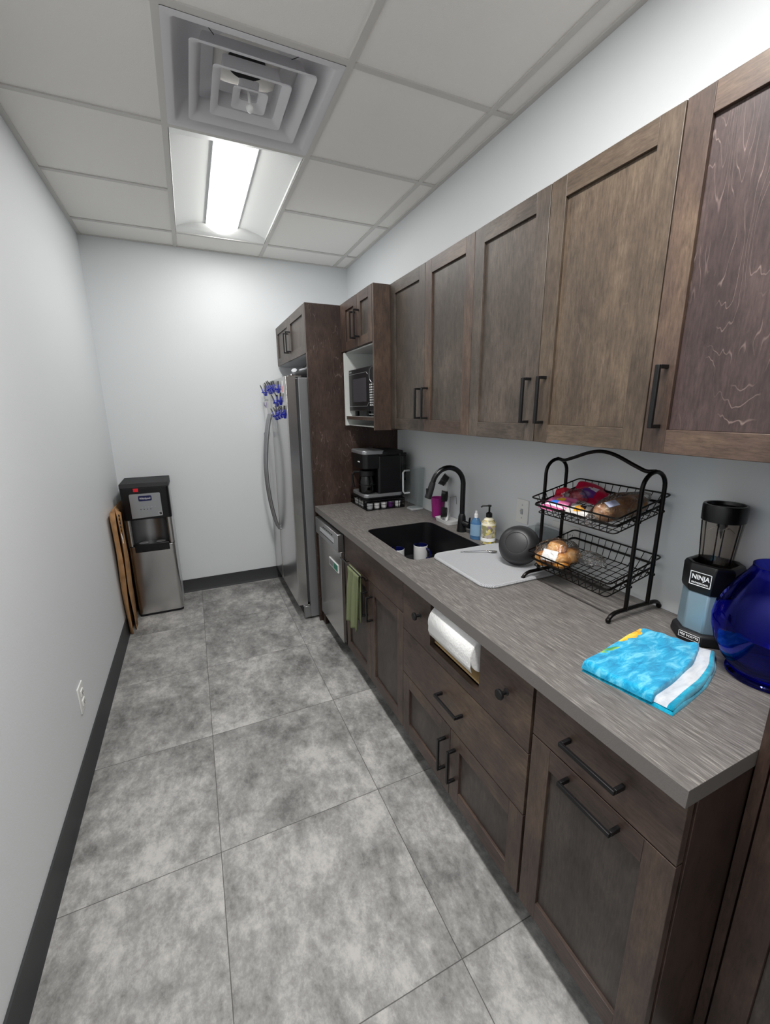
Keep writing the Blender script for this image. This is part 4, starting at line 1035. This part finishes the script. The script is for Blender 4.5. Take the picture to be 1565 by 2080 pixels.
# snack bags, upper basket far end
def pouch(name, label, c, size, rot, cols, seed, cat='bag'):
    t = thing(name, label, cat, c, None); C_ = Vector(c)
    b = MB(); nx_, ny_ = 14, 10; random.seed(seed); ph = [random.uniform(0, 6) for _ in range(5)]
    def pt(u, v, s_):
        w = (1-abs(2*u-1)**3)*(1-abs(2*v-1)**2.5)
        z = s_*size[2]*w*(1+.25*math.sin(9*u+ph[0])*math.sin(8*v+ph[1])) + .006*math.sin(11*u+ph[2]+5*v)
        return C_ + rot @ Vector(((u-.5)*size[0], (v-.5)*size[1], z))
    for s_ in (1, -1):
        g = [[b.bm.verts.new(pt(i/nx_, j/ny_, s_)) for j in range(ny_+1)] for i in range(nx_+1)]
        for i in range(nx_):
            for j in range(ny_):
                f = b.bm.faces.new((g[i][j], g[i+1][j], g[i+1][j+1], g[i][j+1]))
                u, v = (i+.5)/nx_, (j+.5)/ny_
                k = 0
                if len(cols) > 1 and (u-.35)**2*1.4+(v-.5)**2 < .06: k = 1
                if len(cols) > 2 and (u-.62)**2+(v-.42)**2 < .022: k = 2
                if len(cols) > 3 and .16 < u < .24: k = 3
                f.material_index = k
    b.build('wrapper', [mat('wrap_%s_%d' % (c_, seed), c_, .28) for c_ in cols], t); return t
E3 = lambda x, y, z: Matrix.Rotation(z, 3, 'Z') @ Matrix.Rotation(y, 3, 'Y') @ Matrix.Rotation(x, 3, 'X')
zb = lambda x: bz(1.211, x)
pouch('snack_bag', 'crimson snack bag with purple print at the far back of the upper basket', (1.272, -1.225, zb(1.272)+.030), (.095, .115, .018), E3(.3, -.55, .2), ['b5123c', '5a2f78', 'd8d0e0'], 2)
pouch('snack_bag', 'small bright red bag at the far end of the upper basket', (1.215, -1.165, zb(1.215)+.030), (.075, .07, .016), E3(.2, -.5, .6), ['cc1f3a', 'e8d8dc'], 3)
pouch('snack_bag', 'pink, blue and yellow patterned bag at the front of the upper basket', (1.150, -1.195, zb(1.15)+.024), (.085, .11, .016), E3(-.15, -.35, .1), ['d26a9a', '2f6fd0', 'e0b43a', 'dfe3ef'], 4)
pouch('snack_bag', 'clear bag with orange and dark pieces in the middle of the upper basket', (1.150, -1.295, zb(1.15)+.020), (.07, .085, .013), E3(.05, -.25, .3), ['c9c4c0', 'e0a030', '3a3038'], 5)
t = thing('snack_tub', 'small clear packet of mixed candy between the bags of the upper basket', 'packet', (1.225, -1.225, zb(1.225)))
b = MB(); blob(b, (1.215, -1.215, zb(1.215)+.035), (.04, .04, .028), 14, 0, .15, 9); b.build('wrap', 'film', t)
# bun bag, lower basket
zl = lambda x: bz(1.003, x)
t = thing('bun_bag', 'clear bag of golden burger buns in the lower basket', 'bread', (1.17, -1.19, zl(1.17)))
for k, (x, y, dz, r_) in enumerate(((1.132, -1.178, .026, .040), (1.190, -1.168, .026, .039), (1.150, -1.232, .027, .037), (1.205, -1.228, .026, .036), (1.168, -1.195, .060, .036))):
    b = MB(); b.lathe([(.001, -.018), (r_*.8, -.018), (r_, -.006), (r_*.97, .006), (r_*.7, .019), (r_*.3, .024), (.001, .025)], (x, y, zl(x)+dz), (-.2, 0, 1), 22, cap0=False, cap1=False); b.build('bun', 'bun', t)
b = MB(); blob(b, (1.170, -1.200, zl(1.17)+.042), (.082, .076, .050), 24, 0, .09, 11); b.build('bag', 'film', t)
b = MB(); blob(b, (1.225, -1.300, zl(1.225)+.026), (.035, .055, .024), 16, 0, .30, 12); b.build('bag_tail', 'film', t)
b = MB(); q = Vector((1.112, -1.215, zl(1.11)+.055)); Rr = E3(.1, -.9, .4)
b.box(q.x-.022, q.x+.022, q.y-.026, q.y+.026, q.z-.001, q.z+.001, 0, rot=Rr); b.box(q.x-.010, q.x+.012, q.y-.016, q.y+.016, q.z+.0012, q.z+.002, 1, rot=Rr); b.build('bag_print', ['text', 'blue'], t)

# ================================================================ COFFEE CORNER
OX0, OX1, OY0, OY1 = .958, 1.235, .200, .498
t = thing('pod_drawer', 'black wire coffee pod drawer under the coffee maker', 'organizer', (1.1, .35, ZC))
b = MB(); b.box(OX0, OX1, OY0, OY1, ZC+.062, ZC+.068); b.box(OX0, OX1, OY0, OY1, ZC+.002, ZC+.006); b.build('deck', 'black', t)
b = MB()
for z in (ZC+.012, ZC+.034, ZC+.054):
    b.tube([(OX0, OY0, z), (OX1, OY0, z), (OX1, OY1, z), (OX0, OY1, z)], .0017, 6, closed=True)
for k in range(7):
    x = OX0+(OX1-OX0)*k/6
    b.tube([(x, OY0, ZC+.003), (x, OY0, ZC+.063)], .0017, 6); y = OY0+(OY1-OY0)*k/6; b.tube([(OX0, y, ZC+.003), (OX0, y, ZC+.063)], .0017, 6); b.tube([(OX1, y, ZC+.003), (OX1, y, ZC+.063)], .0017, 6)
b.build('wire_frame', 'wire', t)
pod0 = None
PL = []
for i in range(5): PL.append((OX0+.034+i*.051, OY0+.028, ('grey lidded', 'purple', 'white', 'white', 'purple', 'white')[i+1 if i else 0], 'row facing the sink', i))
for i in range(4): PL.append((OX0+.030, OY0+.028+.054*(i+1), ('dark', 'white', 'grey', 'white')[i], 'row facing the aisle', i))
ordw = ['first', 'second', 'third', 'fourth', 'fifth']
podc = {'grey lidded': 'lgrey', 'purple': 'purple', 'white': 'ceramic', 'dark': 'blackm', 'grey': 'lgrey'}
protos = {}
for x, y, cn, rw, i in PL:
    lb = '%s coffee pod, %s from the drawer corner in the %s' % (cn, ordw[i], rw)
    if cn not in protos:
        p = thing('coffee_pod', lb, 'coffee pod', (x, y, ZC+.006), 'coffee pods in the wire drawer')
        b = MB(); b.lathe([(.001, 0), (.017, 0), (.0185, .003), (.022, .040), (.001, .040)], (x, y, ZC+.006), seg=18, cap0=False, cap1=False); b.build('cup', podc[cn], p)
        b = MB(); b.lathe([(.0245, .040), (.0245, .043), (.001, .0435)], (x, y, ZC+.006), seg=18, cap1=False); b.build('foil_lid', 'silver', p)
        protos[cn] = p
    else: copy_tree(protos[cn], (x, y, ZC+.006), lb)
ZK = ZC+.069
t = thing('coffee_maker', 'black and silver two-way coffee maker with a glass carafe', 'coffee maker', (1.12, .34, ZK))
b = MB(); b.prism(rrect(.958, 1.240, .222, .470, .03, 6), ZK, ZK+.014, 'z'); b.build('base', 'black', t, bevel=.003)
b = MB(); b.prism(rrect(.956, 1.238, .220, .472, .032, 6), ZK+.012, ZK+.034, 'z'); b.build('base_band', 'silver', t, bevel=.003)
b = MB(); b.prism(rrect(1.055, 1.245, .226, .466, .02, 5), ZK+.034, 1.232, 'z'); b.build('tower', 'black', t, bevel=.004)
b = MB(); b.prism(rrect(.955, 1.08, .226, .466, .035, 6), 1.150, 1.245, 'z'); hd = b.build('brew_head', 'black', t, bevel=.004)
b = MB(); b.prism(rrect(.950, 1.105, .223, .469, .03, 6), 1.243, 1.268, 'z'); b.build('head_band', 'silver', t, bevel=.005)
b = MB(); b.prism(rrect(1.06, 1.245, .226, .466, .02, 5), 1.232, 1.262, 'z'); b.build('lid', 'blackm', t, bevel=.006)
b = MB(); b.box(.9535, .955, .30, .335, 1.19, 1.196); b.build('logo', 'text', hd)
b = MB(); b.prism(rrect(1.212, 1.262, .224, .30, .008, 4), 1.06, 1.228, 'z'); b.prism(rrect(1.212, 1.262, .30, .46, .008, 4), 1.06, 1.228, 'z'); b.build('water_tank', 'smoke', t)
b = MB(); b.prism(rrect(1.208, 1.266, .222, .464, .01, 4), 1.228, 1.246, 'z'); b.build('tank_lid', 'black', t, bevel=.003)
cc = (1.005, .300, ZK+.036)
b = MB(); b.lathe([(.045, 0), (.056, .008), (.058, .03), (.057, .075), (.048, .11), (.046, .118), (.0455, .118), (.055, .075), (.056, .03), (.054, .010), (.044, .003)], cc, seg=36, cap0=True, cap1=True); cf = b.build('carafe', 'smoke', t)
b = MB(); b.lathe([(.047, .114), (.051, .118), (.051, .150), (.03, .158), (.001, .158)], cc, seg=30); b.lathe([(.0585, .055), (.0585, .062)], cc, seg=36, cap0=False, cap1=False); b.build('carafe_lid', 'black', cf)
b = MB(); b.lathe([(.050, .010), (.0535, .030), (.052, .045), (.001, .045)], cc, seg=30); b.build('coffee', mat('coffee_liquid', '120a06', .1), cf)
C_ = Vector(cc); hv = Vector((-.86, .5, 0))
b = MB(); b.tube([C_+hv*.050+Vector((0, 0, .14)), C_+hv*.085+Vector((0, 0, .140)), C_+hv*.100+Vector((0, 0, .12)), C_+hv*.098+Vector((0, 0, .07)), C_+hv*.092+Vector((0, 0, .035))], .0075, 8); b.build('carafe_handle', 'black', cf)
# clear jug
jc = (1.272, .118, ZC+.002)
t = thing('clear_jug', 'tall clear plastic jug with handle between coffee maker and tumbler', 'jug', jc)
b = MB()
def rsq(h, z, r): return [(x, y, z) for x, y in rrect(jc[0]-h, jc[0]+h, jc[1]-h*.85, jc[1]+h*.85, r, 5)]
z0 = jc[2]
b.loft([rsq(.042, z0, .012), rsq(.044, z0+.006, .014), rsq(.046, z0+.10, .014), rsq(.051, z0+.275, .014), rsq(.0495, z0+.276, .013)], 0, cap0=True)
b.build('body', 'clear', t)
b = MB(); b.loft([rsq(.047, z0, .016), rsq(.047, z0+.008, .016), rsq(.043, z0+.012, .014), rsq(.036, z0+.013, .014)], 0, cap0=True, cap1=True); b.build('foot', mat('frosted', 'c9cccd', .35, trans=.4), t)
b = MB(); b.tube([(jc[0]-.047, jc[1]-.01, z0+.262), (jc[0]-.085, jc[1]-.012, z0+.262), (jc[0]-.095, jc[1]-.012, z0+.25), (jc[0]-.095, jc[1]-.012, z0+.13), (jc[0]-.085, jc[1]-.012, z0+.115), (jc[0]-.046, jc[1]-.01, z0+.115)], .006, 10); b.build('handle', mat('frosted_handle', 'dfe3e5', .15, trans=.5, ior=1.3), t)

# ================================================================ BLENDER, VASE, TOWEL
bc = Vector((1.262, -1.666, ZC))
t = thing('blender', 'countertop blender with silver blue base and black-lidded clear cup', 'blender', bc)
face = math.atan2(-.06, -1.0)      # front faces into the room
def ngon(rx, ry, z, n=8, cham=.42):   # chamfered square, local x = front normal
    P = [(rx, -ry*cham), (rx, ry*cham), (rx*cham, ry), (-rx*cham, ry), (-rx, ry*cham), (-rx, -ry*cham), (-rx*cham, -ry), (rx*cham, -ry)]
    c_, s_ = math.cos(face), math.sin(face)
    return [(bc.x+x*c_-y*s_, bc.y+x*s_+y*c_, z) for x, y in P]
b = MB(); b.loft([ngon(.070, .070, ZC+.001), ngon(.072, .072, ZC+.008), ngon(.069, .069, ZC+.030), ngon(.060, .061, ZC+.034)], 0, cap0=True, cap1=True); lb_ = b.build('foot', 'blackm', t, bevel=.004)
b = MB(); b.loft([ngon(.0595, .060, ZC+.033), ngon(.058, .059, ZC+.150)], 0, cap0=True, cap1=True); b.build('motor_base', mat('silver_blue', '8fa7b4', .35, metal=.45), t, bevel=.004)
b = MB(); b.loft([ngon(.060, .061, ZC+.149), ngon(.063, .064, ZC+.160), ngon(.062, .063, ZC+.222, cham=.5), ngon(.057, .058, ZC+.232, cham=.55), ngon(.047, .047, ZC+.232, cham=.55), ngon(.042, .042, ZC+.205, cham=.6)], 0, cap0=True, cap1=True); cl_ = b.build('collar', 'black', t, bevel=.003)
fn = Vector((math.cos(face), math.sin(face), 0)); rt = Vector((-math.sin(face), math.cos(face), 0))
if rt.dot(Vector((1, 0, 0))) < 0: rt = -rt
rt = fn.cross(Vector((0, 0, 1))) * -1
up = Vector((0, 0, 1))
q = bc + fn*.0635 + up*.191
b = MB()
def frame(b, q, w, h, t_=.0016, r_=rt, u_=up, n_=fn):
    for (a0, a1, c0, c1) in ((-w, w, h-t_, h), (-w, w, -h, -h+t_), (-w, -w+t_, -h, h), (w-t_, w, -h, h)):
        v = [b.bm.verts.new(q + r_*a + u_*c + n_*e) for e in (0, .0012) for a, c in ((a0, c0), (a1, c0), (a1, c1), (a0, c1))]
        for f in ((0,1,2,3),(7,6,5,4),(0,4,5,1),(1,5,6,2),(2,6,7,3),(3,7,4,0)): b.bm.faces.new([v[i] for i in f])
frame(b, q, .0265, .0195); b.build('logo_frame', 'text', cl_)
lettering('NINJA', 'logo', .0185, q+fn*.0004+up*.004, rt, up, 'text', cl_, width=.0003, squash=.88)
lettering('PROFESSIONAL', 'logo', .0062, q+fn*.0004-up*.0125, rt, up, 'text', cl_)
q = bc + fn*.0705 + up*.0195
b = MB(); frame(b, q, .0275, .0085, .0011); b.build('rating_frame', 'text', lb_)
lettering('900 WATTS', 'rating', .0094, q+fn*.0006, rt, up, 'text', lb_, width=.0001)
b = MB(); b.lathe([(.033, .215), (.039, .232), (.043, .29), (.048, .352)], bc, seg=32, cap0=False, cap1=False)
cu_ = b.build('cup', 'cupclear', t)
b = MB()
for k in range(6):
    a = k*PI/3+.3; d = Vector((math.cos(a), math.sin(a), 0)); b.tube([bc+d*.0395+up*.235, bc+d*.048+up*.350], .0018, 5)
b.build('cup_rib', 'smoke', cu_)
b = MB(); b.lathe([(.047, .350), (.050, .352), (.051, .392), (.049, .397), (.043, .397), (.041, .388), (.02, .386), (.001, .386)], bc, seg=36, cap1=False)
ld = b.build('lid', 'black', t)
b = MB(); b.lathe([(.012, 0), (.012, -.018), (.005, -.022), (.004, -.03)], bc+up*.352, seg=16)
b.build('blade_hub', 'smoke', ld)
b = MB()
for k in range(4):
    a = k*PI/2+.5; d = Vector((math.cos(a), math.sin(a), 0)); s_ = Vector((-d.y, d.x, 0))
    z_ = -.006 if k % 2 else -.018
    b.loft([[bc+up*.324-s_*.004, bc+up*.324+s_*.004, bc+up*.3245+s_*.004, bc+up*.3245-s_*.004], [bc+d*.018+up*(.330 if k % 2 else .322)-s_*.004, bc+d*.018+up*(.330 if k % 2 else .322)+s_*.003, bc+d*.018+up*(.331 if k % 2 else .323)+s_*.003, bc+d*.018+up*(.331 if k % 2 else .323)-s_*.004], [bc+d*.030+up*(.324+z_)-s_*.001, bc+d*.030+up*(.324+z_)+s_*.001, bc+d*.030+up*(.325+z_)+s_*.001, bc+d*.030+up*(.325+z_)-s_*.001]], 0, cap0=True, cap1=True)
b.build('blades', 'chrome', ld)

vc = (1.196, -1.848, ZC+.001)
b = MB(); prof = [(.001, 0), (.074, 0), (.079, .004), (.079, .009), (.073, .015), (.075, .022), (.094, .045), (.112, .08), (.122, .115), (.124, .14), (.120, .17), (.107, .205), (.088, .24), (.071, .265), (.064, .280), (.0645, .287)]
inn = [(.0615, .287), (.061, .280), (.068, .264), (.085, .239), (.104, .204), (.117, .169), (.121, .14), (.119, .115), (.109, .081), (.089, .047), (.065, .026), (.001, .024)]
b.lathe(prof+inn, vc, seg=72, cap0=False, cap1=False)
o = b.build('glass_vase', 'cobalt', at=vc); tag(o, 'large cobalt blue glass vase at the near end of the counter', 'vase')

# ---- folded blue kitchen towel
def towelmat(name, a, b_, c):
    m, nt, bb = newmat(name)
    n = N(nt, 'ShaderNodeTexNoise', Scale=1, Detail=5, Roughness=.65, Distortion=.8); L(nt, mapped(nt, (16, 45, 30)), n, 'Vector')
    n2 = N(nt, 'ShaderNodeTexNoise', Scale=700, Detail=2); L(nt, coords(nt), n2, 'Vector')
    L(nt, ramp(nt, n.outputs[0], [(.35, a), (.5, b_), (.66, c)]), bb, 'Base Color'); bb.inputs['Roughness'].default_value = .95; bb.inputs['Specular IOR Level'].default_value = .1
    bb.inputs['Sheen Weight'].default_value = .3
    bp = N(nt, 'ShaderNodeBump', Strength=.6, Distance=.002); L(nt, n2.outputs[0], bp, 'Height'); L(nt, bp.outputs[0], bb, 'Normal'); return m
M['aqua'] = towelmat('aqua_terry', '0a84b4', '1ea6d2', '6fcdea'); M['teal'] = towelmat('teal_hem', '077f9f', '0e98ba', '2fb4d0')
M['wht'] = towelmat('white_terry', 'b9bfc8', 'ccd1d8', 'dcdfe3'); M['yel'] = towelmat('yellow_print', 'd99a10', 'f2c21c', 'fbe05a'); M['grn'] = towelmat('green_print', '2f7f4a', '5fae5a', 'b9cf3a')
TA, TB, TC, TD, TE = Vector((.807, -1.639, 0)), Vector((.852, -1.838, 0)), Vector((1.100, -1.586, 0)), Vector((1.182, -1.745, 0)), Vector((1.047, -1.829, 0))
t = thing('kitchen_towel', 'folded turquoise kitchen towel with white band and yellow petals', 'towel', (.98, -1.72, ZC))
def patch(zf, u0, u1, v0, v1, n, mf, name, th, grow=0, seed=0):
    b = MB(); nu, nv = n
    def P(u, v):
        # u from the far short side (A..C) to the near short side (B..D); v from aisle side to wall side
        a = TA.lerp(TC, v); c_ = TB.lerp(TE, min(v*1.45, 1)) if v < .69 else TE.lerp(TD, (v-.69)/.31)
        c_ = TB.lerp(TD, v) + Vector((.035*math.sin(PI*v), -.012*math.sin(PI*v), 0))
        p = a.lerp(c_, u); return p
    top = []
    for i in range(nu+1):
        row = []
        for j in range(nv+1):
            u = u0+(u1-u0)*i/nu; v = v0+(v1-v0)*j/nv
            e = min(i, nu-i)/nu*(u1-u0); e2 = min(j, nv-j)/nv*(v1-v0); ee = min(e, e2)
            edge = math.sqrt(max(0, 1-(1-min(ee/.035, 1))**2))
            h = zf + th*edge + .0028*math.sin(u*9+v*5+seed)*math.sin(v*7+seed)*edge + .0012*math.sin(u*31+v*17)*edge
            p = P(u, v); row.append(b.bm.verts.new((p.x+.002*math.sin(v*19+seed), p.y+.002*math.sin(u*17), h)))
        top.append(row)
    for i in range(nu):
        for j in range(nv):
            f = b.bm.faces.new((top[i][j], top[i+1][j], top[i+1][j+1], top[i][j+1])); f.material_index = mf(u0+(u1-u0)*(i+.5)/nu, v0+(v1-v0)*(j+.5)/nv)
    # rim down to zf and a floor
    per = [top[i][0] for i in range(nu+1)] + [top[nu][j] for j in range(1, nv+1)] + [top[i][nv] for i in range(nu-1, -1, -1)] + [top[0][j] for j in range(nv-1, 0, -1)]
    lo = [b.bm.verts.new((v.co.x, v.co.y, zf-.0005)) for v in per]; m_ = len(per)
    for i in range(m_):
        f = b.bm.faces.new((per[i], per[(i+1) % m_], lo[(i+1) % m_], lo[i])); f.material_index = mf(.99, .5) if name != 'top_fold' else 0
    b.bm.faces.new(lo)
    return b
ell = lambda u, v, cu, cv, a, w, th: ((((u-cu)*math.cos(th)+(v-cv)*math.sin(th))/a)**2 + ((-(u-cu)*math.sin(th)+(v-cv)*math.cos(th))/w)**2) < 1
def mlow(u, v): return 0
def mmid(u, v):
    if u > .93: return 1
    return 2
def mtop(u, v):
    for cu, cv, a, w, th in ((.045, .60, .06, .05, .6), (.05, .68, .06, .05, .3), (.06, .76, .065, .052, .1), (.075, .84, .06, .05, -.3), (.03, .92, .05, .045, 0), (.10, .72, .05, .03, 1.2)):
        if ell(u, v, cu, cv, a, w, th): return 1
    for cu, cv, a, w, th in ((.055, .33, .07, .028, .7), (.04, .26, .06, .02, .3), (.09, .40, .05, .02, 1.0)):
        if ell(u, v, cu, cv, a, w, th): return 2
    return 0
patch(ZC+.001, 0, 1.0, 0, 1, (60, 40), mlow, 'lower_fold', .010).build('lower_fold', ['teal'], t, angle=80)
patch(ZC+.0095, .60, .985, .01, .98, (50, 40), mmid, 'white_band', .010, seed=2).build('white_band', ['wht', 'teal', 'wht'], t, angle=80)
patch(ZC+.0100, .0, .815, .0, 1, (110, 110), mtop, 'top_fold', .020, seed=4).build('top_fold', ['aqua', 'yel', 'grn'], t, angle=80)

# drop helper properties
for o in bpy.data.objects:
    if '_at' in o: del o['_at']
